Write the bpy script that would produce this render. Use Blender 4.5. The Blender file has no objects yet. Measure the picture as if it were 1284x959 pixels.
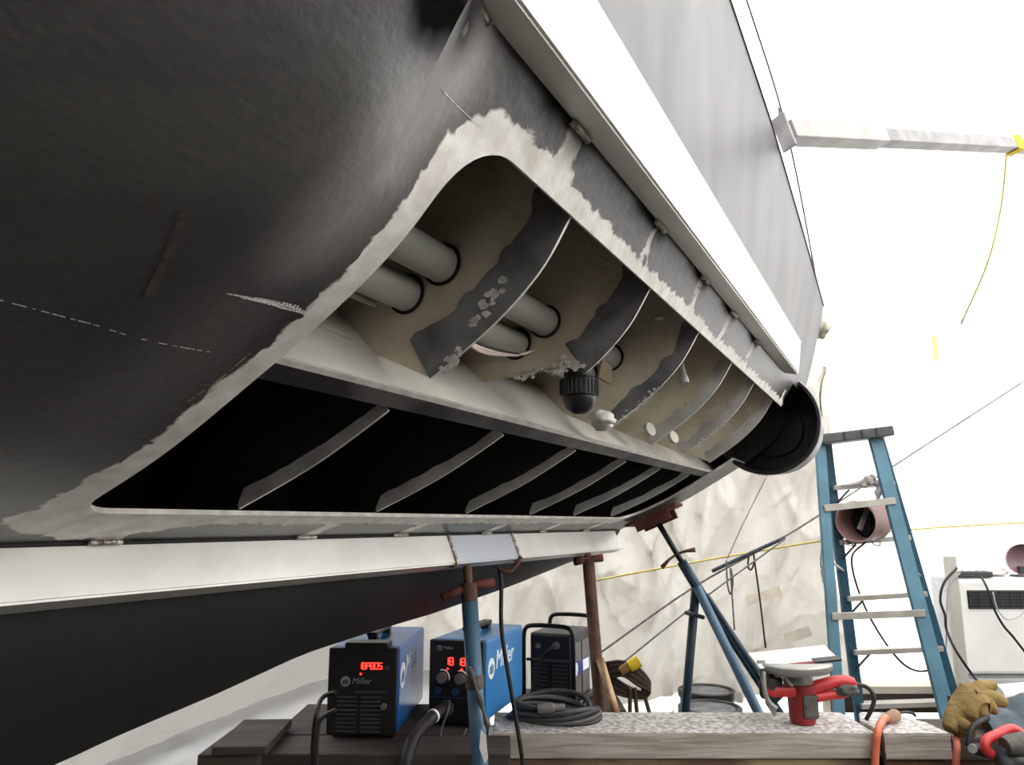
import bpy, bmesh, math, random
from mathutils import Vector, Matrix, noise
random.seed(7)
scene = bpy.context.scene
C = scene.collection

# ------------------------------------------------------------------ camera
F, CX, CY, YH, VPX = 950.0, 642.0, 479.5, 655.0, 1140.0
HC = 1.33                                    # eye height above the shed floor
PITCH = math.atan((YH - CY) / F)
cam_d = bpy.data.cameras.new('camera'); cam = bpy.data.objects.new('camera', cam_d); C.objects.link(cam)
cam_d.sensor_width = 36.0; cam_d.lens = F / 1284.0 * 36.0; cam_d.clip_start = 0.02
cam.location = (0, 0, HC); cam.rotation_euler = (math.pi / 2 + PITCH, 0, 0)
scene.camera = cam
# ------------------------------------------------------------------ daylight
world = bpy.data.worlds.new('overcast_sky'); scene.world = world; world.use_nodes = True
bg = world.node_tree.nodes['Background']; bg.inputs[0].default_value = (1.0, 0.995, 0.985, 1); bg.inputs[1].default_value = 2.2
sun_d = bpy.data.lights.new('hazy_sun', 'SUN'); sun = bpy.data.objects.new('hazy_sun', sun_d); C.objects.link(sun)
sun_d.energy = 7.0; sun_d.angle = math.radians(12); sun_d.color = (1, 0.985, 0.96)
sun.rotation_euler = Vector((-0.62, -0.42, -0.66)).to_track_quat('-Z', 'Y').to_euler()
vs = scene.view_settings
vs.view_transform = 'Standard'; vs.look = 'None'; vs.gamma = 1.0; vs.use_curve_mapping = False; vs.exposure = 0.78

# ------------------------------------------------------------------ pixel and hull frames
fw = Vector((0, math.cos(PITCH), math.sin(PITCH))); up = Vector((0, -math.sin(PITCH), math.cos(PITCH))); rt = Vector((1, 0, 0))
CAM = Vector((0, 0, HC))
def ray(u, v): return rt * ((u - CX) / F) + up * ((CY - v) / F) + fw
def at(u, v, y):                              # the point seen at a pixel, y metres ahead of the eye
    d = ray(u, v); return CAM + d * (y / d.y)
def on_z(u, v, z):
    d = ray(u, v); return CAM + d * ((z - HC) / d.z)
Lx = ray(VPX, YH); Lx.z = 0; Lx.normalize()   # along the hull
Px = Vector((-Lx.y, Lx.x, 0)); Zx = Vector((0, 0, 1))
def W(s, p, q): return CAM + Lx * s + Px * p + Zx * q

# ------------------------------------------------------------------ materials
def lin(c):
    return tuple(((x / 255.0) / 12.92 if x / 255.0 <= 0.04045 else ((x / 255.0 + 0.055) / 1.055) ** 2.4) for x in c) + (1.0,)
MATS = {}
def mat(name, col, rough=0.6, metal=0.0, col2=None, scale=8.0, bump=0.0, bscale=None, stretch=(1, 1, 1), contrast=(0.35, 0.65), spec=0.5, detail=6):
    if name in MATS: return MATS[name]
    m = bpy.data.materials.new(name); m.use_nodes = True; MATS[name] = m
    nt = m.node_tree; N = nt.nodes; K = nt.links; b = N['Principled BSDF']
    b.inputs['Roughness'].default_value = rough; b.inputs['Metallic'].default_value = metal
    b.inputs['Specular IOR Level'].default_value = spec
    tc = N.new('ShaderNodeTexCoord'); mp = N.new('ShaderNodeMapping'); mp.inputs['Scale'].default_value = stretch
    K.new(tc.outputs['Object'], mp.inputs[0])
    nz = N.new('ShaderNodeTexNoise'); nz.inputs['Scale'].default_value = scale; nz.inputs['Detail'].default_value = detail
    K.new(mp.outputs[0], nz.inputs['Vector'])
    cr = N.new('ShaderNodeValToRGB'); e = cr.color_ramp.elements
    e[0].position, e[1].position = contrast
    e[0].color = lin(col); e[1].color = lin(col2 if col2 else tuple(min(255, x * 1.12 + 3) for x in col))
    K.new(nz.outputs['Fac'], cr.inputs[0]); K.new(cr.outputs[0], b.inputs['Base Color'])
    if bump:
        n2 = N.new('ShaderNodeTexNoise'); n2.inputs['Scale'].default_value = bscale or scale * 3; n2.inputs['Detail'].default_value = 4
        K.new(mp.outputs[0], n2.inputs['Vector'])
        bp = N.new('ShaderNodeBump'); bp.inputs['Strength'].default_value = bump; bp.inputs['Distance'].default_value = 0.01
        K.new(n2.outputs['Fac'], bp.inputs['Height']); K.new(bp.outputs[0], b.inputs['Normal'])
    return m
def emit(name, col, st):
    if name in MATS: return MATS[name]
    m = bpy.data.materials.new(name); m.use_nodes = True; MATS[name] = m
    b = m.node_tree.nodes['Principled BSDF']; b.inputs['Base Color'].default_value = (0.02, 0, 0, 1)
    b.inputs['Emission Color'].default_value = lin(col); b.inputs['Emission Strength'].default_value = st
    return m
def plastic(name, trans, diff, mix=0.62, bscale=5.0, bump=0.35, col2=None):
    m = bpy.data.materials.new(name); m.use_nodes = True; MATS[name] = m
    nt = m.node_tree; N = nt.nodes; K = nt.links
    for n in list(N): N.remove(n)
    out = N.new('ShaderNodeOutputMaterial'); tr = N.new('ShaderNodeBsdfTranslucent'); df = N.new('ShaderNodeBsdfPrincipled'); mx = N.new('ShaderNodeMixShader')
    df.inputs['Base Color'].default_value = lin(diff); df.inputs['Roughness'].default_value = 0.22
    mx.inputs[0].default_value = 1 - mix
    tc = N.new('ShaderNodeTexCoord'); nz = N.new('ShaderNodeTexNoise'); nz.inputs['Scale'].default_value = bscale; nz.inputs['Detail'].default_value = 5; nz.inputs['Distortion'].default_value = 1.2
    mp = N.new('ShaderNodeMapping'); mp.inputs['Scale'].default_value = (1, 1, 0.45); mp.inputs['Rotation'].default_value = (0, 0.3, 0)
    K.new(tc.outputs['Object'], mp.inputs[0]); K.new(mp.outputs[0], nz.inputs['Vector'])
    bp = N.new('ShaderNodeBump'); bp.inputs['Strength'].default_value = bump; bp.inputs['Distance'].default_value = 0.05
    K.new(nz.outputs['Fac'], bp.inputs['Height']); K.new(bp.outputs[0], df.inputs['Normal']); K.new(bp.outputs[0], tr.inputs['Normal'])
    n3 = N.new('ShaderNodeTexNoise'); n3.inputs['Scale'].default_value = 1.6; n3.inputs['Detail'].default_value = 7; K.new(tc.outputs['Object'], n3.inputs['Vector'])
    cr = N.new('ShaderNodeValToRGB'); e = cr.color_ramp.elements; e[0].position = 0.35; e[1].position = 0.6
    e[0].color = lin(col2 if col2 else trans); e[1].color = lin(trans); K.new(n3.outputs['Fac'], cr.inputs[0]); K.new(cr.outputs[0], tr.inputs['Color'])
    K.new(tr.outputs[0], mx.inputs[1]); K.new(df.outputs[0], mx.inputs[2]); K.new(mx.outputs[0], out.inputs['Surface'])
    return m

# ------------------------------------------------------------------ builders
def link(name, me, m=None, parent=None, smooth=False):
    o = bpy.data.objects.new(name, me); C.objects.link(o)
    if m is not None:
        for mm in (m if isinstance(m, (list, tuple)) else [m]): me.materials.append(mm)
    if smooth:
        for p in me.polygons: p.use_smooth = True
    if parent is not None: o.parent = parent
    return o
def bmo(name, bm, m=None, parent=None, smooth=False):
    bmesh.ops.recalc_face_normals(bm, faces=bm.faces)
    me = bpy.data.meshes.new(name); bm.to_mesh(me); bm.free()
    o = link(name, me, m, parent, smooth)
    return o
def tag(o, label, cat, group=None):
    o['label'] = label; o['category'] = cat
    if group: o['group'] = group
    return o
def thing(name, label, cat, loc=(0, 0, 0), rotz=0.0, group=None):
    o = bpy.data.objects.new(name, None); C.objects.link(o); o.empty_display_size = 0.1
    o.location = loc; o.rotation_euler = (0, 0, rotz)
    return tag(o, label, cat, group)
def struct(o): o['kind'] = 'structure'; return o
def add_box(bm, c, d, bev=0.0, rot=None, taper=None):
    r = bmesh.ops.create_cube(bm, size=1.0); vs_ = r['verts']
    for v in vs_:
        v.co = Vector((v.co.x * d[0], v.co.y * d[1], v.co.z * d[2]))
        if taper and v.co.z > 0: v.co.x *= taper; v.co.y *= taper
    if bev:
        es = list({e for v in vs_ for e in v.link_edges})
        rr = bmesh.ops.bevel(bm, geom=es, offset=bev, segments=2, affect='EDGES', profile=0.6)
        vs_ = list({v for f in rr['faces'] for v in f.verts} | {v for v in vs_ if v.is_valid})
    M = Matrix.Translation(Vector(c)) @ (rot.to_matrix().to_4x4() if rot is not None and hasattr(rot, 'to_matrix') else (rot.to_4x4() if rot is not None else Matrix.Identity(4)))
    bmesh.ops.transform(bm, matrix=M, verts=vs_)
    return vs_
def box(name, c, d, m, parent=None, bev=0.0, rot=None, taper=None, smooth=False):
    bm = bmesh.new(); add_box(bm, c, d, bev, rot, taper); return bmo(name, bm, m, parent, smooth)
def add_tube(bm, pts, r, n=8, closed=False, caps=True):
    pts = [Vector(p) for p in pts]; rs = r if isinstance(r, (list, tuple)) else [r] * len(pts)
    rings = []; prev = None
    for i, p in enumerate(pts):
        if closed: t = pts[(i + 1) % len(pts)] - pts[i - 1]
        else: t = pts[min(i + 1, len(pts) - 1)] - pts[max(i - 1, 0)]
        if t.length < 1e-9: t = Vector((0, 0, 1))
        t.normalize()
        a = prev - t * prev.dot(t) if prev is not None else t.orthogonal()
        if a.length < 1e-6: a = t.orthogonal()
        a.normalize(); prev = a; b = t.cross(a)
        rings.append([bm.verts.new(p + (a * math.cos(2 * math.pi * k / n) + b * math.sin(2 * math.pi * k / n)) * rs[i]) for k in range(n)])
    m = len(rings)
    for i in range(m if closed else m - 1):
        A, B = rings[i], rings[(i + 1) % m]
        for k in range(n): bm.faces.new((A[k], A[(k + 1) % n], B[(k + 1) % n], B[k]))
    if caps and not closed:
        bm.faces.new(rings[0][::-1]); bm.faces.new(rings[-1])
def tube(name, pts, r, m, parent=None, n=8, closed=False):
    bm = bmesh.new(); add_tube(bm, pts, r, n, closed); return bmo(name, bm, m, parent, True)
def spline(pts, k=6):
    pts = [Vector(p) for p in pts]; out = []
    P = [pts[0] * 2 - pts[1]] + pts + [pts[-1] * 2 - pts[-2]]
    for i in range(1, len(P) - 2):
        for j in range(k):
            t = j / k; a, b, c, d = P[i - 1], P[i], P[i + 1], P[i + 2]
            out.append(0.5 * ((2 * b) + (c - a) * t + (2 * a - 5 * b + 4 * c - d) * t * t + (3 * b - a - 3 * c + d) * t ** 3))
    out.append(pts[-1]); return out
def add_lathe(bm, prof, o, axis, n=24, cap=True):
    o = Vector(o); axis = Vector(axis).normalized(); a = axis.orthogonal().normalized(); b = axis.cross(a); rings = []
    for r, h in prof:
        if r < 1e-5: rings.append([bm.verts.new(o + axis * h)])
        else: rings.append([bm.verts.new(o + axis * h + (a * math.cos(2 * math.pi * k / n) + b * math.sin(2 * math.pi * k / n)) * r) for k in range(n)])
    for A, B in zip(rings, rings[1:]):
        for k in range(n):
            if len(A) == 1 and len(B) == 1: continue
            if len(A) == 1: bm.faces.new((A[0], B[(k + 1) % n], B[k]))
            elif len(B) == 1: bm.faces.new((A[k], A[(k + 1) % n], B[0]))
            else: bm.faces.new((A[k], A[(k + 1) % n], B[(k + 1) % n], B[k]))
    if cap:
        for R in (rings[0], rings[-1]):
            if len(R) > 1: bm.faces.new(R)
def lathe(name, prof, o, axis, m, parent=None, n=24, cap=True, smooth=True):
    bm = bmesh.new(); add_lathe(bm, prof, o, axis, n, cap); ob = bmo(name, bm, m, parent, smooth)
    if smooth:
        try: ob.data.set_sharp_from_angle(angle=math.radians(40))
        except Exception: pass
    return ob
def add_prism(bm, poly, off):
    A = [bm.verts.new(Vector(p)) for p in poly]; B = [bm.verts.new(Vector(p) + Vector(off)) for p in poly]; n = len(A)
    bm.faces.new(A[::-1]); bm.faces.new(B)
    for k in range(n): bm.faces.new((A[k], A[(k + 1) % n], B[(k + 1) % n], B[k]))
def prism(name, poly, off, m, parent=None, bev=0.0):
    bm = bmesh.new(); add_prism(bm, poly, off)
    if bev: bmesh.ops.bevel(bm, geom=list(bm.edges), offset=bev, segments=2, affect='EDGES')
    return bmo(name, bm, m, parent)
def text(name, body, loc, size, rot, m, parent=None, ext=0.0008, align='LEFT', shear=0.0):
    cu = bpy.data.curves.new('glyphs', 'FONT'); cu.body = body; cu.size = size; cu.extrude = ext; cu.align_x = align; cu.shear = shear; cu.resolution_u = 2
    t = bpy.data.objects.new('glyphs', cu); C.objects.link(t)
    bpy.context.view_layer.update()
    me = bpy.data.meshes.new_from_object(t); bpy.data.objects.remove(t); bpy.data.curves.remove(cu)
    me.transform(Matrix.Translation(Vector(loc)) @ rot.to_4x4())
    me.materials.clear()
    return link(name, me, m, parent)
def basis(x, y):                              # rotation with local x, y along these world directions
    x = Vector(x).normalized(); y = Vector(y); y = (y - x * x.dot(y)).normalized(); z = x.cross(y)
    return Matrix((x, y, z)).transposed()
def nz(p, s=1.0): return noise.noise(Vector(p) * s)
def lerp(a, b, t): return a + (b - a) * t
def interp(x, tab):
    if x <= tab[0][0]: return tab[0][1]
    for (x0, y0), (x1, y1) in zip(tab, tab[1:]):
        if x <= x1: return y0 + (y1 - y0) * (x - x0) / (x1 - x0)
    return tab[-1][1]
def sstep(a, b, x):
    t = max(0.0, min(1.0, (x - a) / (b - a))); return t * t * (3 - 2 * t)
# ================================================================== the shed of plastic sheeting
M_floor = mat('worn_plywood_floor', (44, 42, 39), 0.9, col2=(62, 59, 55), scale=3, bump=0.2)
M_ground = mat('outside_gravel', (120, 116, 110), 0.9, col2=(150, 146, 140), scale=2)
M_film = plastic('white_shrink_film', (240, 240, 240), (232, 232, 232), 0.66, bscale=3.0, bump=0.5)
M_blockwall = mat('dark_blocking_wall', (58, 52, 44), .85, 0, (74, 66, 56), scale=3)  # made-up opaque finish for unseen walls, dark to cut fill light
M_film3 = plastic('dull_grey_tarp_film', (206, 204, 200), (176, 174, 170), 0.6, bscale=3.0, bump=0.6)  # duller, greyer film of the tarp over the skirt
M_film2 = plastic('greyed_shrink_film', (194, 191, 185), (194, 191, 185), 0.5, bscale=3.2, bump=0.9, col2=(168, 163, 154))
bm = bmesh.new(); add_box(bm, (0, 0, -0.36), (80, 80, 0.1)); struct(bmo('ground', bm, M_ground))
struct(box('floor', (-0.4, 0.9, -0.03), (10.4, 9.4, 0.06), M_floor))
XL, XR, YB, YF, ZW, ZT = -5.5, 4.6, 5.4, -3.6, 3.3, 4.7
def crease(x, z, k=0.0):
    w = 0.30 * nz((x * 0.9 + k, z * 0.7, 1.3)); d = 0.0
    d += 0.035 * math.sin((x + w) * 9.0 + 2.0 * nz((x, z * 0.5, 4.0 + k)))* (0.5 + 0.5 * nz((x * 0.7, z * 0.4, 9.0)))
    for i, (fx, fz, a) in enumerate(((2.4, .7, 0.07), (4.2, 1.6, 0.055), (8.0, 4.4, 0.022), (15.0, 11.0, .006))):
        r = 1.0 - abs(nz((x * fx + 3.1 * i + z * 1.1 * (1 if i % 2 else -1), z * fz - x * 0.6, 2.7 * i + k))) * 2.6
        d += a * max(0.0, r) ** 1.5
    return d
def grid(name, nu, nv, fn, m, parent=None):
    vs_ = [fn(i / nu, j / nv) for j in range(nv + 1) for i in range(nu + 1)]
    fs = [(j * (nu + 1) + i, j * (nu + 1) + i + 1, (j + 1) * (nu + 1) + i + 1, (j + 1) * (nu + 1) + i) for j in range(nv) for i in range(nu)]
    me = bpy.data.meshes.new(name); me.from_pydata([tuple(v) for v in vs_], [], fs); me.update()
    return link(name, me, m, parent, True)
def back_fn(a, b):
    x = lerp(XL, XR, a); z = lerp(-0.02, ZW, b)
    return Vector((x, YB - crease(x, z) * sstep(0, 0.12, b), z))
struct(grid('wall_back', 260, 100, back_fn, M_film))
struct(grid('wall_right', 60, 30, lambda a, b: Vector((XR - 0.5 * crease(a * 8, b * 3, 5) * (0 < a < 1), lerp(YF, YB, a), lerp(1.30, ZW, b))), M_film))
struct(box('wall_blocker_right', (XR + .02, (YF + YB) / 2, .64), (.03, YB - YF, 1.34), M_blockwall))  # unseen panel added to keep low light off the hull
struct(grid('wall_left', 60, 30, lambda a, b: Vector((XL + 0.5 * crease(a * 8, b * 3, 7) * (0 < a < 1), lerp(YF, YB, a), lerp(-0.02, ZW, b))), M_blockwall))
struct(grid('wall_front', 60, 30, lambda a, b: Vector((lerp(XL, XR, a), YF, lerp(-0.02, ZW, b))), M_blockwall))
def roof_fn(a, b):
    y = lerp(YF, YB, b); return Vector((lerp(XL, XR, a), y, ZW + (ZT - ZW) * (1 - (2 * b - 1) ** 2)))
struct(grid('ceiling', 40, 40, roof_fn, M_film))
for a, xx in (('left', XL), ('right', XR)):
    vs_ = [roof_fn(0 if a == 'left' else 1, j / 24) for j in range(25)]
    bm = bmesh.new(); bm.faces.new([bm.verts.new(v) for v in vs_]); struct(bmo('wall_gable_' + a, bm, M_film))
# a second, greyed layer hung behind the boat
def layer_fn(a, b):
    x = lerp(-2.6, 2.06, a) + 0.10 * nz((b * 3, 1.7, 0)) * (a > 0.98); z = lerp(0.30 + 0.10 * nz((a * 9, 0, 2.0)), 2.35 + 0.06 * nz((a * 11, 0.3, 5.0)), b)
    return Vector((x, YB - 0.40 - (crease(x * .95 + 7, z * .9, 11) * 1.5 + .10 * max(0, 1 - 3.2 * abs(nz((x * 1.5 + z * .9, z * .35 - x * .4, 33)))) + .08 * max(0, 1 - 3.6 * abs(nz((x * 1.9 - z * 1.3, z * .4, 57))))), z))
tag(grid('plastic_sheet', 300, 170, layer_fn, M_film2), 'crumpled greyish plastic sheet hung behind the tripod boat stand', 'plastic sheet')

def skirt_fn(a, b):
    x = lerp(-3.4, -0.12, a); f = b ** .8; k = 1 + .12 * nz((x * 2, 0, 3))
    z = 0.02 + .62 * f ** 1.6 + .03 * abs(nz((x * 4, b * 2, 8))) ; y = lerp(3.30 * k, YB - .92, f)
    return Vector((x, min(y, YB - .90) - .3 * crease(x * 1.7, b * 1.4, 21) * b, z + .5 * crease(x * 1.2 + b, b * 2, 31) * (1 - b)))
tag(grid('plastic_skirt', 110, 40, skirt_fn, M_film), 'white plastic skirt spilling from the shed wall onto the floor under the keel', 'plastic sheet')
def pix(P_):
    q = Vector(P_) - CAM; return CX + F * q.dot(rt) / q.dot(fw), CY - F * q.dot(up) / q.dot(fw)
def tarp_fn(a, b):
    aa = lerp(.12, 1.0, a); b0 = .1
    for k in range(60):
        u, v = pix(skirt_fn(aa, k / 60)); b0 = k / 60
        if v < interp(u, [(100, 985), (200, 944), (330, 889), (430, 858), (560, 850)]): break
    return skirt_fn(aa, lerp(b0, 1, b)) + Vector((0, -.05, .05 + .012 * nz((aa * 30, b * 3, 0))))
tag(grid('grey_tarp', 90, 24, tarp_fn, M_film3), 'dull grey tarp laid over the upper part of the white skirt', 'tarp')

# ================================================================== the boat hull
ORG = W(1.2, 1.35, -0.55)
hull = thing('boat_hull', 'dark metal boat hull with a long rectangular opening cut in its bilge', 'boat hull', ORG)
def H(s, p, q): return W(s, p, q) - ORG
PROF = spline([Vector((p, q, 0)) for p, q in ((1.171, -.031), (1.061, .013), (.881, .090), (.715, .182), (.63, .232), (.558, .279), (.502, .323), (.449, .378), (.406, .446), (.376, .495), (.354, .528))], 10)
ARC = [0.0]
for a, b in zip(PROF, PROF[1:]): ARC.append(ARC[-1] + (b - a).length)
TMAX = ARC[-1]
def prof(t):
    if t <= 0: v = PROF[0]; return v + (PROF[0] - PROF[1]).normalized() * (-t)
    for i in range(len(ARC) - 1):
        if t <= ARC[i + 1]:
            return PROF[i].lerp(PROF[i + 1], (t - ARC[i]) / (ARC[i + 1] - ARC[i]))
    return PROF[-1] + (PROF[-1] - PROF[-2]).normalized() * (t - TMAX)
def pnorm(t):                                 # outward (towards the eye) normal in the section plane
    d = prof(t + 0.01) - prof(t - 0.01); d.normalize(); n = Vector((d.y, -d.x, 0))
    return n if n.dot(prof(t)) < 0 else -n
def t_of(p):
    for i in range(len(PROF) - 1):
        if PROF[i + 1].x <= p <= PROF[i].x: return lerp(ARC[i], ARC[i + 1], (PROF[i].x - p) / (PROF[i].x - PROF[i + 1].x))
    return 0.0 if p > 1 else TMAX
def wave(s, t):                               # the skin is not quite fair towards the eye
    return .050 * sstep(.68, .45, s) * sstep(TA + .02, TC, t) - .012 * sstep(.30, -.4, s)
TA, TC = t_of(1.061), t_of(.406)
def hs(s, t, out=0.0):
    out += wave(s, t)
    v = prof(t) + pnorm(t) * out; return H(s, v.x, v.y)
def hit(u, v):                                # pixel -> (s, t) on the hull skin
    d = ray(u, v); ds, dp, dq = d.dot(Lx), d.dot(Px), d.z; best = None
    for k in range(401):
        t = -0.02 + (TMAX + 0.03) * k / 400; b0 = prof(t); nn_ = pnorm(t); o = 0.0
        for it in range(6):
            w = b0 + nn_ * o; s_ = w.x / dp * ds; o = wave(s_, t)
        e = abs(w.y / w.x - dq / dp)
        if best is None or e < best[0]: best = (e, t, s_)
    return best[2], best[1]
S0, S1, SA, SB = 0.69, 3.11, -1.2, 3.35
TUBE_C, TUBE_R, TUBE_S = (.484, .398), .208, 3.17
FR = [.996, 1.396, 1.789, 2.183, 2.541, 2.93]
WELD_T = [hit(*c) for c in ((596, 22), (718, 172), (821, 286), (878, 356), (912, 402), (943, 434))]
WELD_B = [hit(*c) for c in ((125, 682), (375, 677), (497, 672), (608, 668), (684, 664), (742, 661))]

def rrect(n):                                 # rounded outline of the opening in (s, t)
    r = {'bl': .055, 'tl': .10, 'tr': .05, 'br': .10}; pts = []
    cs = ((S0, TA, 'bl', 180), (S1, TA, 'br', 270), (S1, TC, 'tr', 0), (S0, TC, 'tl', 90))
    segs = []
    for i, (x, y, k, a0) in enumerate(cs):
        R = r[k]; cx_ = x + (R if x == S0 else -R); cy_ = y + (R if y == TA else -R)
        arc = [(cx_ + R * math.cos(math.radians(a0 + 90 * j / 10)), cy_ + R * math.sin(math.radians(a0 + 90 * j / 10))) for j in range(11)]
        segs.append(arc)
    out = []
    for i, arc in enumerate(segs):
        out += arc; nx = segs[(i + 1) % 4][0]; e = arc[-1]
        ln = math.hypot(nx[0] - e[0], nx[1] - e[1]); k = max(2, int(ln / 0.025))
        out += [(lerp(e[0], nx[0], j / k), lerp(e[1], nx[1], j / k)) for j in range(1, k)]
    return out
RR = rrect(0)
def rdist(s, t):
    cx_, cy_, hx, hy, r = (S0 + S1) / 2, (TA + TC) / 2, (S1 - S0) / 2, (TC - TA) / 2, .07
    dx, dy = abs(s - cx_) - hx + r, abs(t - cy_) - hy + r
    return math.hypot(max(dx, 0), max(dy, 0)) + min(max(dx, dy), 0) - r
def sd_seg(s, t, a, b, w):
    ax, ay, bx, by = a[0], a[1], b[0], b[1]; vx, vy = bx - ax, by - ay
    k = max(0, min(1, ((s - ax) * vx + (t - ay) * vy) / (vx * vx + vy * vy + 1e-12)))
    return math.hypot(s - ax - vx * k, t - ay - vy * k) - w
SPUR = [((w[0] + .0, TMAX - .012), (w[0] + .02, TC + .02), .013 if i else .024) for i, w in enumerate(WELD_T[1:])] + [((3.0, TMAX - .05), (3.02, TC), .014)]
SPURB = [((w[0], .012), (w[0] + .03, TA), .02) for w in WELD_B]
def bare_sdf(s, t):
    wide = .024 + .016 * sstep(1.4, .8, s) + .010 * nz((s * 5, t * 5, 3.0)) + (.03 * sstep(TA + .25, TA - .02, t) * sstep(1.3, .7, s))
    if t < TA: wide = .07 * sstep(1.0, .7, s) + .042 + .015 * nz((s * 4, 1, 1))
    if s > S1 - .06: wide = lerp(wide, .006, sstep(S1 - .06, S1, s))
    d = rdist(s, t) - wide
    for a, b, w in SPUR: d = min(d, sd_seg(s, t, a, b, w + .006 * nz((s * 20, t * 20, 0))))
    for a, b, w in SPURB: d = min(d, sd_seg(s, t, a, b, w))
    d = min(d, sd_seg(s, t, hit2, hit3, .012))
    return d
def sheen_sdf(s, t):
    return sd_seg(s, t, sheen0, sheen1, .035)  # soft sheen painted into the skin colour, over ground metal at its top
def soot_sdf(s, t):
    d = sd_seg(s, t, hit0, hit1, .05)
    for w in WELD_T[1:]: d = min(d, sd_seg(s, t, (w[0] - .10, TMAX + .01), (w[0] + .03, TMAX), .034))
    for w in WELD_B: d = min(d, sd_seg(s, t, (w[0] - .06, .0), (w[0] + .10, .004), .010))
    return d
sheen0, sheen1 = hit(590, 75), hit(400, 300)
hit0, hit1, hit2, hit3 = hit(536, 6), hit(575, 22), hit(578, 40), hit(560, 70)

def hull_mat(name, c1, c2, bare1, bare2, rough=0.42, streak=(1, 1, 1)):
    m = bpy.data.materials.new(name); m.use_nodes = True; MATS[name] = m
    nt = m.node_tree; N = nt.nodes; K = nt.links; b = N['Principled BSDF']
    def noisen(sc, det=6, dist=0.0, st=None):
        tc = N.new('ShaderNodeTexCoord'); n = N.new('ShaderNodeTexNoise'); n.inputs['Scale'].default_value = sc; n.inputs['Detail'].default_value = det; n.inputs['Distortion'].default_value = dist
        if st:
            mp = N.new('ShaderNodeMapping'); mp.inputs['Scale'].default_value = st; K.new(tc.outputs['UV'], mp.inputs[0]); K.new(mp.outputs[0], n.inputs['Vector'])
        else: K.new(tc.outputs['Object'], n.inputs['Vector'])
        return n.outputs['Fac']
    def ramp(x, p0, c0, p1, c1_):
        r = N.new('ShaderNodeValToRGB'); e = r.color_ramp.elements; e[0].position = p0; e[1].position = p1; e[0].color = c0; e[1].color = c1_; K.new(x, r.inputs[0]); return r.outputs[0]
    def attr(n):
        a = N.new('ShaderNodeAttribute'); a.attribute_name = n; return a.outputs['Fac']
    def mth(op, a, bb, c=None):
        q = N.new('ShaderNodeMath'); q.operation = op
        for i, x in enumerate((a, bb, c)):
            if x is None: continue
            if isinstance(x, (int, float)): q.inputs[i].default_value = x
            else: K.new(x, q.inputs[i])
        return q.outputs[0]
    def mixc(f, a, bb):
        q = N.new('ShaderNodeMix'); q.data_type = 'RGBA'; K.new(f, q.inputs[0]); K.new(a, q.inputs[6]); K.new(bb, q.inputs[7]); return q.outputs[2]
    g = lambda x: (x, x, x, 1)
    base = ramp(noisen(2.2, 9, 0.6), .33, lin(c1), .68, lin(c2))
    fine = ramp(noisen(30, 4, 0, (1.2, 9.0, 1)), .35, g(.82), .7, g(1.12))
    mul = N.new('ShaderNodeMix'); mul.data_type = 'RGBA'; mul.blend_type = 'MULTIPLY'; mul.inputs[0].default_value = 1.0; K.new(base, mul.inputs[6]); K.new(fine, mul.inputs[7])
    col = mul.outputs[2]
    sheen_f = ramp(mth('MULTIPLY_ADD', mth('ADD', attr('painted_sheen'), mth('MULTIPLY', mth('SUBTRACT', noisen(5, 4), .5), .05)), -9.0, .45), .0, g(0), 1.0, g(.8))
    sheen_col = N.new('ShaderNodeRGB'); sheen_col.outputs[0].default_value = lin((138, 134, 130)); col = mixc(sheen_f, col, sheen_col.outputs[0])
    bcol = ramp(noisen(26, 6), .3, lin(bare1), .65, lin(bare2))
    rag = mth('MULTIPLY', mth('SUBTRACT', noisen(34, 5, 0.8), .5), .035)
    bm_ = mth('ADD', attr('bare'), rag)
    bf = ramp(mth('MULTIPLY_ADD', bm_, -60.0, .5), .35, g(0), .65, g(1))
    col = mixc(bf, col, bcol)
    sf = ramp(mth('MULTIPLY_ADD', mth('ADD', attr('soot'), mth('MULTIPLY', mth('SUBTRACT', noisen(18, 3), .5), .03)), -16.0, .35), .1, g(0), .95, g(1))
    blk = N.new('ShaderNodeRGB'); blk.outputs[0].default_value = lin((14, 13, 12))
    col = mixc(sf, col, blk.outputs[0])
    K.new(col, b.inputs['Base Color'])
    K.new(mth('MAXIMUM', ramp(bf, 0, g(rough), 1, g(.5)), mth('MULTIPLY', sf, .9)), b.inputs['Roughness'])
    K.new(mth('MULTIPLY_ADD', sf, -.48, .5), b.inputs['Specular IOR Level'])
    K.new(mth('MAXIMUM', mth('MULTIPLY', bf, .05), mth('MULTIPLY', mth('MULTIPLY', sheen_f, .5), mth('SUBTRACT', 1.0, sf))), b.inputs['Metallic'])
    bp = N.new('ShaderNodeBump'); bp.inputs['Strength'].default_value = .18; bp.inputs['Distance'].default_value = .004; K.new(noisen(60, 4), bp.inputs['Height']); K.new(bp.outputs[0], b.inputs['Normal'])
    return m
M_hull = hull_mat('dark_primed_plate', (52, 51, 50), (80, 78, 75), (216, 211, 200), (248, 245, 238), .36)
M_top = mat('brushed_grey_plate', (30, 30, 31), .45, .2, (84, 82, 82), scale=2.0, stretch=(3, 3, .8), contrast=(.25, .75))
M_under = mat('dark_bottom_paint', (20, 20, 20), .6, 0, (30, 29, 28), scale=3)
M_bar = mat('bare_aluminium_bar', (216, 214, 209), .42, .6, (234, 232, 227), scale=5, bump=.05)
M_bar2 = mat('bluish_bar_splice', (196, 202, 210), .42, .6, (198, 201, 204), scale=5)
M_weld = mat('weld_bead_metal', (120, 114, 106), .3, .8, (222, 214, 200), scale=70, bump=.5)
M_edge = mat('cut_metal_edge', (214, 210, 202), .4, .4, (244, 241, 234), scale=30)
M_chalk = mat('white_chalk', (222, 222, 218), .9, 0, (240, 240, 236), scale=40)
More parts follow.
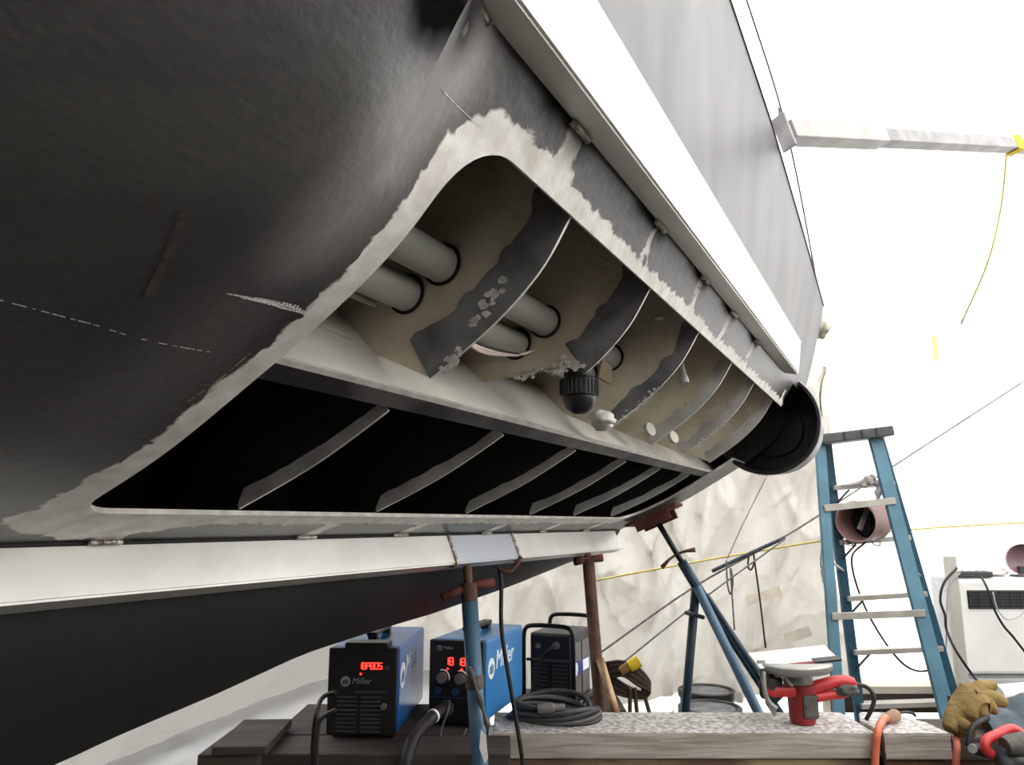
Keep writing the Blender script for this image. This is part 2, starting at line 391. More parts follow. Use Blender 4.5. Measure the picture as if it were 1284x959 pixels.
M_chalk_y = mat('yellow_chalk', (200, 190, 96), .9, 0, (226, 216, 130), scale=40)
M_rust = mat('brown_rust_scrape', (88, 72, 62), .8, 0, (74, 66, 60), scale=30)

def panel_from(name, vs2, faces, mats, thick=0.0):
    """vs2: list of (s,t); outer skin plus inner skin and rim, with the wear and painted sheen attributes"""
    me = bpy.data.meshes.new(name); n = len(vs2)
    co = [hs(s, t) for s, t in vs2]; inn = [hs(s, t, -thick) for s, t in vs2]
    cnt = {}
    for f in faces:
        for a, b in zip(f, f[1:] + f[:1]):
            cnt[(a, b)] = cnt.get((a, b), 0) + 1
    F_ = [list(f) for f in faces] + [[i + n for i in f[::-1]] for f in faces]; rim0 = len(F_)
    for (a, b) in cnt:
        if (b, a) not in cnt: F_.append([b, a, a + n, b + n])
    me.from_pydata([tuple(v) for v in co + inn], [], F_); me.update()
    for k, fn in (('bare', bare_sdf), ('soot', soot_sdf), ('painted_sheen', sheen_sdf)):
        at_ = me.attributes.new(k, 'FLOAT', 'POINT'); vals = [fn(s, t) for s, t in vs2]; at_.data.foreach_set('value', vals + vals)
    uv = me.uv_layers.new(name='st')
    for l in me.loops: s, t = vs2[l.vertex_index % n]; uv.data[l.index].uv = (s, t)
    for m in mats: me.materials.append(m)
    for i, p in enumerate(me.polygons):
        p.material_index = 1 if i >= rim0 else (2 if i >= len(faces) else 0); p.use_smooth = True
    me.set_sharp_from_angle(angle=math.radians(35))
    return link(name, me, None, hull)
# ring of skin around the opening
T_LO, T_HI = -0.002, TMAX + .004
outer = []
for (s, t) in RR:
    cs_, ct = (S0 + S1) / 2, (TA + TC) / 2
    if t <= TA + 1e-6: o = (s, T_LO)
    elif t >= TC - 1e-6: o = (s, T_HI)
    elif s <= S0 + 1e-6: o = (S0 - .12, t)
    elif s >= S1 - 1e-6: o = (SB, t)
    else: o = None
    outer.append(o)
# corners: spread over the corner of the outer rectangle
n = len(RR)
for i in range(n):
    if outer[i] is None:
        j = i
        while outer[j % n] is None: j -= 1
        k = i
        while outer[k % n] is None: k += 1
        a, b = outer[j % n], outer[k % n]; f = (i - j) / (k - j)
        s, t = RR[i]
        cor = ((S0 - .12) if s < (S0 + S1) / 2 else SB, T_LO if t < (TA + TC) / 2 else T_HI)
        d1 = math.hypot(cor[0] - a[0], cor[1] - a[1]); d2 = math.hypot(b[0] - cor[0], b[1] - cor[1])
        m_ = f * 2
        outer[i] = (lerp(a[0], cor[0], m_), lerp(a[1], cor[1], m_)) if m_ <= 1 else (lerp(cor[0], b[0], m_ - 1), lerp(cor[1], b[1], m_ - 1))
NR = 12; vs2 = []; faces = []
for r in range(NR + 1):
    f = r / NR
    vs2 += [(lerp(a[0], b[0], f), lerp(a[1], b[1], f)) for a, b in zip(RR, outer)]
for r in range(NR):
    for i in range(n):
        q = [r * n + i, r * n + (i + 1) % n, (r + 1) * n + (i + 1) % n, (r + 1) * n + i]
        cs_ = sum(vs2[k][0] for k in q) / 4; ct = sum(vs2[k][1] for k in q) / 4; w = prof(ct)
        if cs_ > S1 - .02 and math.hypot(w.x - TUBE_C[0], w.y - TUBE_C[1]) < TUBE_R - .004: continue
        faces.append(q)
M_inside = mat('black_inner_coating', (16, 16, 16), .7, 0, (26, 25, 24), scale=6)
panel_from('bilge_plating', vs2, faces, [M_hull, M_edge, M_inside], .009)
# skin aft of the opening, running past the eye
NS, NT = 70, 60; vs2 = [(lerp(SA, S0 - .12, i / NS), lerp(T_LO, T_HI, j / NT)) for j in range(NT + 1) for i in range(NS + 1)]
faces = [[j * (NS + 1) + i, j * (NS + 1) + i + 1, (j + 1) * (NS + 1) + i + 1, (j + 1) * (NS + 1) + i] for j in range(NT) for i in range(NS)]
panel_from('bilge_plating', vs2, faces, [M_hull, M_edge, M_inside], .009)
# bottom running down to the keel, far side, deck, ends
KEEL = [(-1.3, -.56), (.3, -.47), (.893, -.413), (1.012, -.392), (1.234, -.362), (1.5, -.318), (1.78, -.297), (2.07, -.281), (2.61, -.235), (3.23, -.168), (3.4, -.15)]
PK = 1.35
SHEER = [(-1.3, 1.36), (1.6, 1.30), (2.2, 1.18), (2.75, 1.05), (3.35, .90)]
SHP = [(-1.3, .30), (1.6, .292), (2.2, .268), (2.75, .256), (3.35, .245)]
def bottom_fn(a, b):
    s = lerp(SA, SB, a); q1 = interp(s, KEEL); p0, q0 = prof(0).x, prof(0).y
    bulge = math.sin(math.pi * b) * .03
    return H(s, lerp(p0, PK, b) - bulge, lerp(q0, q1, b) - bulge * .3)
grid('bottom_plating', 90, 14, bottom_fn, M_under, hull)
p1, q1 = prof(TMAX).x, prof(TMAX).y
def top_fn(a, b):
    s = lerp(SA, SB, a); qs, ps = interp(s, SHEER), interp(s, SHP)
    return H(s, lerp(p1, ps, b ** .8), lerp(q1, qs, b))
grid('topside_plating', 90, 16, top_fn, M_top, hull)
def far_fn(a, b):
    s = lerp(SA, SB, a); pts = [(PK, interp(s, KEEL)), (1.55, -.02), (1.95, .2), (2.3, .47), (2.36, .55), (2.42, interp(s, SHEER))]
    x = b * 5; i = min(4, int(x)); A, B = pts[i], pts[i + 1]; return H(s, lerp(A[0], B[0], x - i), lerp(A[1], B[1], x - i))
grid('far_side_plating', 60, 20, far_fn, M_under, hull)
grid('deck_plating', 60, 8, lambda a, b: H(lerp(SA, SB, a), lerp(interp(lerp(SA, SB, a), SHP), 2.42, b), interp(lerp(SA, SB, a), SHEER)), M_under, hull)
for s in (SA, SB):
    poly = [H(s, prof(TMAX * k / 30).x, prof(TMAX * k / 30).y) for k in range(31)] + [H(s, interp(s, SHP), interp(s, SHEER)), H(s, 2.42, interp(s, SHEER)), H(s, 2.36, .55), H(s, 2.3, .47), H(s, 1.95, .2), H(s, 1.55, -.02), H(s, PK, interp(s, KEEL))]
    bm = bmesh.new(); bm.faces.new([bm.verts.new(v) for v in poly]); bmo('end_plate', bm, M_inside, hull)
# pale edge strip along the sheer
bm = bmesh.new()
pts = [H(s, interp(s, SHP), interp(s, SHEER)) for s in [lerp(SA, SB, k / 60) for k in range(61)]]
add_tube(bm, pts, .004, 6); bmo('sheer_edge', bm, M_top, hull, True)

# ---- stiffener bars welded along the hull
def bar(name, sec, s0, s1, m, cuts=()):
    bm = bmesh.new(); add_prism(bm, [H(s0, *c) for c in sec], Lx * (s1 - s0))
    bmesh.ops.bevel(bm, geom=[e for e in bm.edges if abs((e.verts[0].co - e.verts[1].co).normalized().dot(Lx)) > .99], offset=.004, segments=2, affect='EDGES')
    return bmo(name, bm, m, hull)
UB = [(.354, .524), (.304, .514), (.288, .637), (.338, .647)]
ubar = bar('stiffener_bar', UB, SA, 2.80, M_bar)
LB = [(1.171, -.033), (1.138, -.114), (1.184, -.133), (1.217, -.052)]
sA, sB_ = hit(557, 671)[0], hit(641, 667)[0]
lbar = bar('stiffener_bar', LB, SA, sA - .004, M_bar)
bar('stiffener_bar', LB, sA + .004, sB_ - .004, M_bar2)
bar('stiffener_bar', LB, sB_ + .004, 3.27, M_bar)
def bead(parent, pts, r):
    P_ = spline(pts, 8); bm = bmesh.new()
    add_tube(bm, P_, [r * (1.15 if i % 2 else .8) for i in range(len(P_))], 7)
    return bmo('weld_bead', bm, M_weld, parent, True)
for s, t in WELD_T:
    bead(ubar, [H(s - .03, .352, .521), H(s, .350, .520), H(s + .03, .352, .521)], .0055)
for k, (s, t) in enumerate(WELD_B):
    bead(lbar, [H(s - .03, 1.166, -.032), H(s, 1.164, -.032), H(s + .03, 1.166, -.032)], .0045)
for s in (sA, sB_):
    bead(lbar, [H(s, 1.170, -.034), H(s, 1.154, -.075), H(s, 1.137, -.114), H(s, 1.16, -.124)], .007)

# ---- chalk and scrapes on the skin
def mark(name, pix, w, m, dash=None, n=24, out=.0012):
    P_ = [hit(*p) for p in pix]; bm = bmesh.new(); tot = []
    for a, b in zip(P_, P_[1:]): tot += [(lerp(a[0], b[0], k / n), lerp(a[1], b[1], k / n)) for k in range(n)]
    tot.append(P_[-1])
    for i, (a, b) in enumerate(zip(tot, tot[1:])):
        if dash and nz((i * dash, .5, w * 100)) < -.12: continue
        d = Vector((b[0] - a[0], b[1] - a[1], 0)); d.normalize(); o = Vector((-d.y, d.x, 0)) * (w * (.7 + .5 * nz((i * .7, w, 3))))
        q = [bm.verts.new(hs(x[0] + o.x * sg, x[1] + o.y * sg, out)) for x, sg in ((a, 1), (b, 1), (b, -1), (a, -1))]
        bm.faces.new(q)
    return bmo(name, bm, m, hull)
mark('chalk_line', [(-20, 370), (120, 406), (262, 440)], .0011, M_chalk, .55, 40)
M_chalk_faint = mat('faint_chalk', (104, 103, 100), .9, 0, (126, 125, 121), scale=60)
mark('chalk_line', [(262, 440), (312, 452)], .0008, M_chalk_faint, .4)
for k in range(7):
    mark('chalk_scribble', [(284 + 6 * k, 367 + 1.4 * k), (325 + 6 * k, 373 + 2.4 * k), (374 + 3 * k, 384 + 2.0 * k)], .0013, M_chalk, 1.7, 40)
mark('chalk_line', [(236, 502), (268, 480), (322, 434)], .0009, M_chalk_y, .6, 20)
mark('chalk_line', [(556, 114), (602, 158)], .0006, M_chalk, None, 20)
mark('rust_scrape', [(232, 258), (214, 310), (184, 370)], .0055, M_rust, .35, 40)
mark('rust_scrape', [(198, 240), (178, 262)], .003, M_rust, .4, 20)

# ---- inside the opening: webs, girder, pipes
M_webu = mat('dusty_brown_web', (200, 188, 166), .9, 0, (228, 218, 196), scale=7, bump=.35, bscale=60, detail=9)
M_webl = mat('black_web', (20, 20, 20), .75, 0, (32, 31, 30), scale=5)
M_strip = mat('scuffed_grey_strip', (100, 100, 101), .55, .1, (140, 140, 140), scale=14, bump=.2)
M_stripl = mat('ground_grey_strip', (176, 174, 170), .5, .25, (220, 218, 214), scale=9, bump=.15)
M_gird = mat('light_grey_girder', (186, 182, 172), .6, .1, (216, 212, 202), scale=4, bump=.15)
M_gdark = mat('dark_girder_edge', (46, 45, 44), .5, .2, (112, 110, 106), scale=6, stretch=(1, 1, 1), contrast=(.45, .7))
M_pipe = mat('grey_plastic_pipe', (164, 164, 155), .5, 0, (176, 176, 168), scale=3)
M_black = mat('black_plastic', (24, 24, 25), .45, 0, (32, 32, 33), scale=8)
M_white_filler = mat('white_filler', (212, 208, 200), .9, 0, (238, 236, 230), scale=30, bump=.6)
GP0, GD = Vector((.700, .196, 0)), Vector((.69, .72, 0)).normalized()
def gpt(k, off=0.0): v = GP0 + GD * k + Vector((-GD.y, GD.x, 0)) * off; return (v.x, v.y)
PIPES = ((.640, .412, .030), (.708, .372, .029))
tU0 = t_of(.655)
for i, s in enumerate(FR):
    # upper web: a deep plate with holes for the pipes
    edge = [prof(lerp(tU0, TC + .06, k / 16)) for k in range(17)]
    if i == 1: edge = [Vector((.72, .30, 0)), Vector((.613, .299, 0)), Vector((.555, .302, 0))] + [v for v in edge if v.x < .545]
    inn = [prof(lerp(tU0, TC + .06, k / 16)) - pnorm(lerp(tU0, TC + .06, k / 16)) * .003 for k in range(17)]
    e2 = [v - pnorm(t_of(v.x) if v.x > .36 else TMAX) * .013 for v in edge]
    poly = [(v.x, v.y) for v in e2] + [(.40, .72), (.62, .86), (1.2, .86), (1.2, .70)] + ([gpt(.30), gpt(.12)] if i != 1 else [gpt(.30), gpt(.14)])
    bm = bmesh.new(); vsx = [bm.verts.new(H(s, *c)) for c in poly]; bm.faces.new(vsx)
    bmesh.ops.triangulate(bm, faces=bm.faces[:])
    r = bmesh.ops.extrude_face_region(bm, geom=bm.faces[:]); bmesh.ops.translate(bm, verts=[g for g in r['geom'] if isinstance(g, bmesh.types.BMVert)], vec=Lx * .003)
    web = bmo('web_frame', bm, M_webu, hull)
    # bare outer strip of the web
    ts = [lerp(tU0, TC + .05, k / 24) for k in range(25)]
    if i == 1: ts = [t for t in ts if prof(t).x < .552]
    bm = bmesh.new(); A = []; B = []
    wd = .080 if i < 2 else .045
    for k, t in enumerate(ts):
        w_ = wd + .012 * nz((t * 14, s * 7, 0)) + (.008 if k % 7 < 2 else 0)
        v, m_ = prof(t) - pnorm(t) * .010, prof(t) - pnorm(t) * w_
        A.append((v.x, v.y)); B.append((m_.x, m_.y))
    def strip(bm, A, B, s, th):
        a0 = [bm.verts.new(H(s, *c)) for c in A]; b0 = [bm.verts.new(H(s, *c)) for c in B]
        a1 = [bm.verts.new(H(s + th, *c)) for c in A]; b1 = [bm.verts.new(H(s + th, *c)) for c in B]
        ef = []
        for k in range(len(A) - 1):
            bm.faces.new((a0[k], a0[k + 1], b0[k + 1], b0[k])); bm.faces.new((a1[k], b1[k], b1[k + 1], a1[k + 1]))
            ef.append(bm.faces.new((a0[k], a1[k], a1[k + 1], a0[k + 1]))); bm.faces.new((b0[k], b0[k + 1], b1[k + 1], b1[k]))
        ef.append(bm.faces.new((a0[0], b0[0], b1[0], a1[0]))); ef.append(bm.faces.new((a0[-1], a1[-1], b1[-1], b0[-1])))
        for f_ in ef: f_.material_index = 1
    strip(bm, A, B, s - .002, .0055)
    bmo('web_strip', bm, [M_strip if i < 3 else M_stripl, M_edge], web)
    # lower web and its strip
    lo = [lerp(TA + .004, t_of(.735), k / 16) for k in range(17)]
    edge = [prof(t) - pnorm(t) * .013 for t in lo]
    poly = [(v.x, v.y) for v in edge] + [gpt(.05, -.012), gpt(.28, -.012), (1.32, .40), (1.32, -.10), (1.21, .0)]
    bm = bmesh.new(); bm.faces.new([bm.verts.new(H(s, *c)) for c in poly]); bmesh.ops.triangulate(bm, faces=bm.faces[:])
    r = bmesh.ops.extrude_face_region(bm, geom=bm.faces[:]); bmesh.ops.translate(bm, verts=[g for g in r['geom'] if isinstance(g, bmesh.types.BMVert)], vec=Lx * .003)
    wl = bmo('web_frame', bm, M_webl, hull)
    A = []; B = []
    for k, t in enumerate(lo):
        f = k / 16; w_ = (.040 + .008 * nz((t * 22, s * 9, 2))) * (1.0 - .25 * f) * (.45 if k == 0 else 1)
        v, m_ = prof(t) - pnorm(t) * .010, prof(t) - pnorm(t) * w_; A.append((v.x, v.y)); B.append((m_.x, m_.y))
    bm = bmesh.new(); strip(bm, A, B, s - .002, .0055); bmo('web_strip', bm, [M_stripl, M_edge], wl)
    # dark slot round the pipes where they pass the web
    if i < 3:
        for (pp, pq, rr) in PIPES:
            lathe('pipe_collar', [(rr + .001, 0), (rr + .006, .001), (rr + .006, .003), (rr + .001, .003)], H(s - .006, pp, pq), Lx, M_black, web, 20, False)
# girder: plate and its outer edge
sec = [gpt(.012, -.005), gpt(.30, -.005), gpt(.30, .005), gpt(.012, .005)]
gird = prism('girder', [H(.30, *c) for c in sec], Lx * (SB - .32), M_gird, hull)
nrm = pnorm(t_of(.71)); A0, B0 = prof(t_of(.728)) - nrm * .010, prof(t_of(.695)) - nrm * .010
sec = [(A0.x, A0.y), (B0.x, B0.y), (B0.x - nrm.x * .012, B0.y - nrm.y * .012), (A0.x - nrm.x * .012, A0.y - nrm.y * .012)]
ge = prism('girder_edge', [H(.40, *c) for c in sec], Lx * (S1 - .38), M_gdark, gird)
sec = [(B0.x + .002, B0.y - .002), (B0.x - .006, B0.y + .004), (B0.x - nrm.x * .008, B0.y - nrm.y * .008 + .003)]
prism('girder_lip', [H(.40, *c) for c in sec], Lx * (S1 - .38), M_edge, gird)
for (pp, pq, rr) in PIPES:
    bm = bmesh.new(); add_tube(bm, [H(.1, pp, pq), H(1.0, pp, pq), H(2.2, pp, pq)], rr, 24); bmo('pipe', bm, M_pipe, hull, True)
tube('conduit', [H(.1, .752, .352), H(.96, .748, .352)], .006, mat('white_conduit', (190, 186, 180), .5), hull)
# loose wires under the second pipe
for k in range(3):
    tube('wire', spline([H(1.02, .69 - .02 * k, .335), H(1.15, .66, .315 - .006 * k), H(1.3, .655, .325), H(1.38, .66, .35)], 6), .0035, mat('pale_wire', (196, 178, 172), .5) if k else M_black, hull, 6)
# bracket in the first bay
prism('bracket', [H(.70, *gpt(.16)), H(.95, *gpt(.13)), H(.92, *gpt(.19, -.03)), H(.72, *gpt(.26, -.06))], Px * -.004 + Zx * .004, M_strip, hull)
# threaded cap on a drain pipe behind the second web
cp = Vector(H(1.455, .592, .0)); base_q = .222
cpt = lambda q: cp + Zx * q
cap = lathe('drain_cap', [(0, 0), (.014, .001), (.028, .012), (.0345, .030), (.035, .036), (.039, .038), (.039, .072), (.034, .075), (.0315, .078), (.0315, .22)], cpt(base_q), Zx, M_black, hull, 28)
for k in range(28):
    a = k * math.tau / 28; box('cap_rib', cpt(base_q + .055) + Vector((math.cos(a), math.sin(a), 0)) * .039, (.004, .004, .032), M_black, cap)
# other fittings seen between the webs
lathe('pipe_end', [(.012, 0), (.026, 0), (.026, .02), (.02, .05), (.02, .16)], H(1.62, .598, .445), (Lx + Px * .4), M_pipe, hull)
lathe('nipple', [(0, 0), (.012, 0), (.013, .004), (.013, .02), (.010, .022), (.010, .11)], H(2.02, .512, .372), (Px * .2 + Zx * .9 + Lx * .2), M_pipe, hull)
prism('bracket', [H(1.62, .60, .37), H(1.66, .59, .36), H(1.69, .605, .325), H(1.65, .62, .335)], Px * .006, mat('tan_tab', (150, 134, 108), .8), hull)
prism('bracket', [H(1.78, .50, .50), H(1.86, .49, .455), H(1.88, .485, .46), H(1.80, .49, .51)], Px * .02, M_webu, hull)
def lump(name, c, r, m, parent, sq=(1, 1, 1), seed=0):
    bm = bmesh.new(); bmesh.ops.create_icosphere(bm, subdivisions=3, radius=1)
    for v in bm.verts:
        k = 1 + .35 * nz(v.co * 1.7 + Vector((seed, 0, 0))) + .15 * nz(v.co * 5 + Vector((0, seed, 0)))
        v.co = Vector((v.co.x * sq[0], v.co.y * sq[1], v.co.z * sq[2])) * r * k + Vector(c)
    return bmo(name, bm, m, parent, True)
lump('filler_lump', H(1.72, .645, .250), .022, M_white_filler, hull, (1.6, 1.6, .8), 3)
lump('filler_lump', H(1.76, .655, .238), .016, M_white_filler, hull, (1.6, 1.3, .9), 5)
for k, (s, p, q) in enumerate(((2.12, .66, .262), (2.35, .655, .262))):
    lathe('lug', [(0, 0), (.02, 0), (.02, .012), (0, .012)], H(s, p - .01, q), (-Px + Zx * .3 - Lx * .4), M_gird, hull, 16)
# white scuffs of scraped paint on the first two webs
def flakes(s, pts, n, r, parent, seed):
    rnd = random.Random(seed); bm = bmesh.new()
    for k in range(n):
        f = rnd.random() * (len(pts) - 1); i = int(f); A, B = pts[i], pts[i + 1]
        c = (lerp(A[0], B[0], f - i) + rnd.gauss(0, r * .6), lerp(A[1], B[1], f - i) + rnd.gauss(0, r * .6))
        m_ = rnd.randint(5, 7); rr = r * rnd.uniform(.3, 1); a0 = rnd.random() * 6
        bm.faces.new([bm.verts.new(H(s, c[0] + rr * rnd.uniform(.5, 1.2) * math.cos(a0 + j * math.tau / m_), c[1] + .7 * rr * rnd.uniform(.5, 1.2) * math.sin(a0 + j * math.tau / m_))) for j in range(m_)])
    return bmo('paint_scuff', bm, M_white_filler, parent)
flakes(.9925, [(.60, .262), (.63, .242)], 16, .012, hull, 1)
flakes(.9925, [(.585, .30), (.555, .335), (.52, .375)], 22, .011, hull, 2)
flakes(1.3925, [(.72, .305), (.66, .306), (.60, .308), (.56, .315)], 46, .010, hull, 3)
flakes(1.3925, [(.60, .31), (.598, .335)], 10, .008, hull, 4)
flakes(1.7855, [(.632, .238), (.56, .285), (.52, .325)], 40, .007, hull, 5)
flakes(2.5375, [(.62, .245), (.5, .33)], 40, .008, hull, 6)
# ---- round tube at the end of the opening
M_tube = mat('black_tube_paint', (22, 22, 23), .35, .1, (34, 34, 34), scale=6)
tc_ = H(TUBE_S, *TUBE_C)
tb = lathe('end_tube', [(TUBE_R - .012, .27), (TUBE_R - .012, 0), (TUBE_R - .010, -.003), (TUBE_R, -.003), (TUBE_R + .002, 0), (TUBE_R - .004, .12), (TUBE_R - .02, .27)], tc_, Lx, M_tube, hull, 64, False)
lathe('tube_bulkhead', [(0, 0), (.118, 0), (.122, .004), (.122, .03), (TUBE_R - .012, .032)], tc_ + Lx * .22, Lx, M_tube, tb, 48, False)
lathe('tube_rim', [(TUBE_R + .002, .002), (TUBE_R + .004, .006), (TUBE_R + .004, .022), (TUBE_R + .001, .026)], tc_, Lx, mat('grey_tube_rim', (112, 108, 106), .4, .3), tb, 64, False)
# ================================================================== supports under the hull
def s_at(u, v, p):
    d = ray(u, v); return p * d.dot(Lx) / d.dot(Px)
M_bluep = mat('chipped_blue_paint', (50, 80, 104), .5, .1, (72, 106, 130), scale=6, bump=.1)
M_bluedk = mat('dark_blue_paint', (30, 46, 60), .5, .1, (46, 68, 84), scale=6)
M_rusty = mat('rusty_brown_steel', (74, 54, 44), .8, .2, (112, 80, 62), scale=14, bump=.4)
M_rustred = mat('rust_red_steel', (84, 40, 34), .8, .1, (108, 58, 48), scale=18, bump=.4)
M_tape = mat('grey_tape', (66, 64, 60), .7, 0, (94, 90, 84), scale=20, bump=.3)
M_blacktube = mat('black_painted_tube', (20, 20, 21), .35, .1, (30, 30, 31), scale=5)
def downto(a, b, z=0.0):                      # carry the line a->b on to a height
    a, b = Vector(a), Vector(b); return a + (b - a) * ((z - a.z) / (b.z - a.z))
# -- blue screw post
s = s_at(586, 714, 1.162); T = W(s, 1.162, -.124); B = downto(T, at(602, 962, T.y + .02)); pb = B.copy()
t = thing('screw_post', 'blue steel prop with rusty screw top wedged under the lower hull bar', 'prop', pb)
ax = (T - B).normalized(); rel = lambda v: Vector(v) - pb
tube('screw', [rel(T), rel(T - ax * .13)], .013, M_rusty, t, 12)
lathe('collar', [(.016, 0), (.024, 0), (.024, .05), (.016, .05)], rel(T - ax * .10), ax, M_rusty, t, 14)
for k, (d, ln) in enumerate(((Vector((-1, -.35, -.42)), .085), (Vector((1, .5, .12)), .08))):
    a = rel(T - ax * .060); tube('handle', [a, a + d.normalized() * ln], [.012, .014], M_rustred, t, 10)
tube('post_tube', [rel(T - ax * .085), rel(B + ax * .006)], .0235, M_bluep, t, 18)
lathe('base_plate', [(0, 0), (.08, 0), (.08, .008), (0, .008)], Vector((0, 0, 0)), Vector((0, 0, 1)), M_bluedk, t, 20)
q0, q1 = at(588, 836, T.y - .028), at(612, 910, T.y - .022)
bm = bmesh.new()
add_tube(bm, spline([rel(q0) + Vector((.0, .0, .0)), rel(q0.lerp(q1, .35)), rel(q0.lerp(q1, .7)), rel(q1)], 5), [.007 + .003 * math.sin(k) for k in range(16)], 6)
bmo('tape_flap', bm, M_tape, t, True)
lathe('tape_wrap', [(.0245, 0), (.027, .004), (.0265, .035), (.0245, .04)], rel(T - ax * .345), ax, M_tape, t, 16)
prism('bare_patch', [rel(at(u, v, T.y - .026)) for u, v in ((603, 915), (609, 922), (612, 950), (608, 958), (601, 938))], (0, .002, 0), mat('bare_white_metal', (196, 194, 190), .5), t)
# -- rusty post
s = s_at(737, 699, 1.162); T = W(s, 1.162, -.124); B = downto(T, at(752, 880, T.y)); pb = B.copy(); ax = (T - B).normalized()
t = thing('rusty_post', 'rusty brown pipe prop standing under the far end of the lower bar', 'prop', pb)
tube('screw', [rel(T), rel(T - ax * .06)], .014, M_rusty, t, 10)
tube('post_tube', [rel(T - ax * .02), rel(B + ax * .004)], .024, M_rusty, t, 16)
for d in (Vector((-1, -.3, -.15)), Vector((1, .2, .1))):
    a = rel(T - ax * .022); tube('handle', [a, a + d.normalized() * .06], [.013, .016], M_rustred, t, 10)
lathe('base_plate', [(0, 0), (.08, 0), (.08, .008), (0, .008)], Vector((0, 0, 0)), Vector((0, 0, 1)), M_rusty, t, 20)
a, b = at(752, 826, T.y - .03), at(772, 893, T.y - .10)
tube('brace_leg', [rel(a), rel(a.lerp(b, .5)), rel(downto(a, b, .02))], .017, mat('scraped_rust_pipe', (120, 74, 50), .5, .4, (206, 178, 138), scale=7, contrast=(.5, .7)), t, 12)
# -- tripod stand at the end of the hull
s = 3.24; tm = t_of(.985); hp = prof(tm) ; nn = pnorm(tm); T = W(s, hp.x + nn.x * .004, hp.y + nn.y * .004); y0 = T.y
foot = [downto(at(862, 730, y0), at(854, 890, y0 + .15)), downto(at(872, 742, y0 - .02), at(946, 890, y0 - .35)), downto(at(880, 745, y0 + .02), at(985, 905, y0 + .25))]
pb = sum(foot, Vector((0, 0, 0))) / 3
t = thing('boat_stand', 'blue tripod boat stand with rust red cradle under the hull end', 'boat stand', pb)
hub = at(868, 726, y0); tang = (prof(tm + .02) - prof(tm - .02)).normalized(); tw = Px * tang.x + Zx * tang.y; nw = Px * nn.x + Zx * nn.y
Rm = Matrix((tw, Lx, tw.cross(Lx))).transposed()
box('cradle_plate', rel(T) + nw * .010, (.24, .13, .012), M_rustred, t, .002, Rm)
for sg in (-1, 1):
    box('cradle_cheek', rel(T) + nw * .030 + Lx * (sg * .055), (.16, .010, .05), M_rustred, t, .002, Rm)
a = rel(T) + nw * .016; h = rel(hub)
tube('shaft', [a, h + (a - h) * -.15], .0125, M_blacktube, t, 12)
mid = a.lerp(h, .60)
tube('handle', [mid, mid + Vector((.035, -.01, .012)), mid + Vector((.075, -.02, .018))], [.005, .006, .011], M_rusty, t, 10)
tube('handle', [mid, mid + Vector((-.035, -.01, -.022)), mid + Vector((-.07, -.02, -.055))], [.005, .006, .010], M_rusty, t, 10)
ax2 = (h - a).normalized()
tube('sleeve', [a.lerp(h, .72), h + ax2 * .10], .022, M_bluedk, t, 14)
for f in foot:
    d = (rel(f) - h).normalized(); tube('leg', [h + ax2 * .03, rel(f)], .019, M_bluep if f is foot[1] else M_bluedk, t, 12)
    lathe('foot_pad', [(0, 0), (.035, 0), (.035, .01), (0, .01)], rel(f) - Vector((0, 0, 0)), Vector((0, 0, 1)), M_bluedk, t, 14)
g = at(952, 892, y0 - .2); tube('leg_brace', [rel(at(885, 745, y0)), rel(at(966, 868, y0 - .12))], .013, M_bluedk, t, 10)
tube('cross_tie', [rel(at(860, 768, y0 + .03)), rel(at(882, 774, y0 - .06))], .009, M_bluedk, t, 8)

# ================================================================== bench of timbers
ZB = .673
M_beam = mat('weathered_timber', (138, 128, 116), .85, 0, (176, 168, 158), scale=6, bump=.4, stretch=(.5, 5, 5))
M_dusty = mat('dust_speckled_timber', (128, 122, 116), .9, 0, (206, 203, 200), scale=60, bump=.4)
M_yel = mat('old_yellow_timber', (136, 126, 92), .85, 0, (92, 70, 54), scale=5, bump=.3, stretch=(.6, 4, 4), contrast=(.45, .62))
M_dark = mat('dark_soiled_timber', (44, 38, 34), .9, 0, (66, 58, 50), scale=6, bump=.4, stretch=(.6, 4, 4))
M_darkbr = mat('stained_brown_timber', (70, 48, 32), .85, 0, (110, 78, 48), scale=6, bump=.3, stretch=(.6, 4, 4))
def beam(x0, x1, ya, yb, z0, z1, m, label, rot=0.0, mtop=None, group=None):
    bm = bmesh.new(); cx_, cy_ = (x0 + x1) / 2, (ya + yb) / 2
    nxx = max(2, int((x1 - x0) / .08)); 
    add_box(bm, (0, 0, (z1 - z0) / 2), (x1 - x0, yb - ya, z1 - z0), .005)
    bmesh.ops.recalc_face_normals(bm, faces=bm.faces)
    for f in bm.faces:
        if f.normal.z > .9 and mtop: f.material_index = 1
    o = bmo('bench_timber', bm, [m, mtop] if mtop else m); o.location = (cx_, cy_, z0); o.rotation_euler = (0, 0, rot)
    return tag(o, label, 'timber', group)
Xb = lambda u, y: at(u, 918, y).x
yf = 2.57
beam(Xb(618, yf), Xb(1099, yf), yf, 2.84, ZB - .078, ZB, M_beam, 'dusty grey timber the red circular saw stands on', 0, M_dusty)
bx0, bx1 = Xb(1105, yf), Xb(1190, yf)
o = prism('bench_timber', [(0, 0, 0), (bx1 - bx0, 0, 0), (bx1 - bx0, .14, 0), (bx1 - bx0 - .08, .28, 0), (.05, .28, 0), (0, .16, 0)], (0, 0, .078), [M_beam, M_dusty], None, .004)
for p in o.data.polygons: p.material_index = 1 if p.normal.z > .9 else 0
o.location = (bx0, yf - .01, ZB - .078); tag(o, 'short grey timber block with chamfered back corners the orange cord plug lies on', 'timber')
beam(Xb(616, yf), Xb(1098, yf), yf + .01, 2.75, ZB - .17, ZB - .080, M_yel, 'yellowed stained timber under the saw timber')
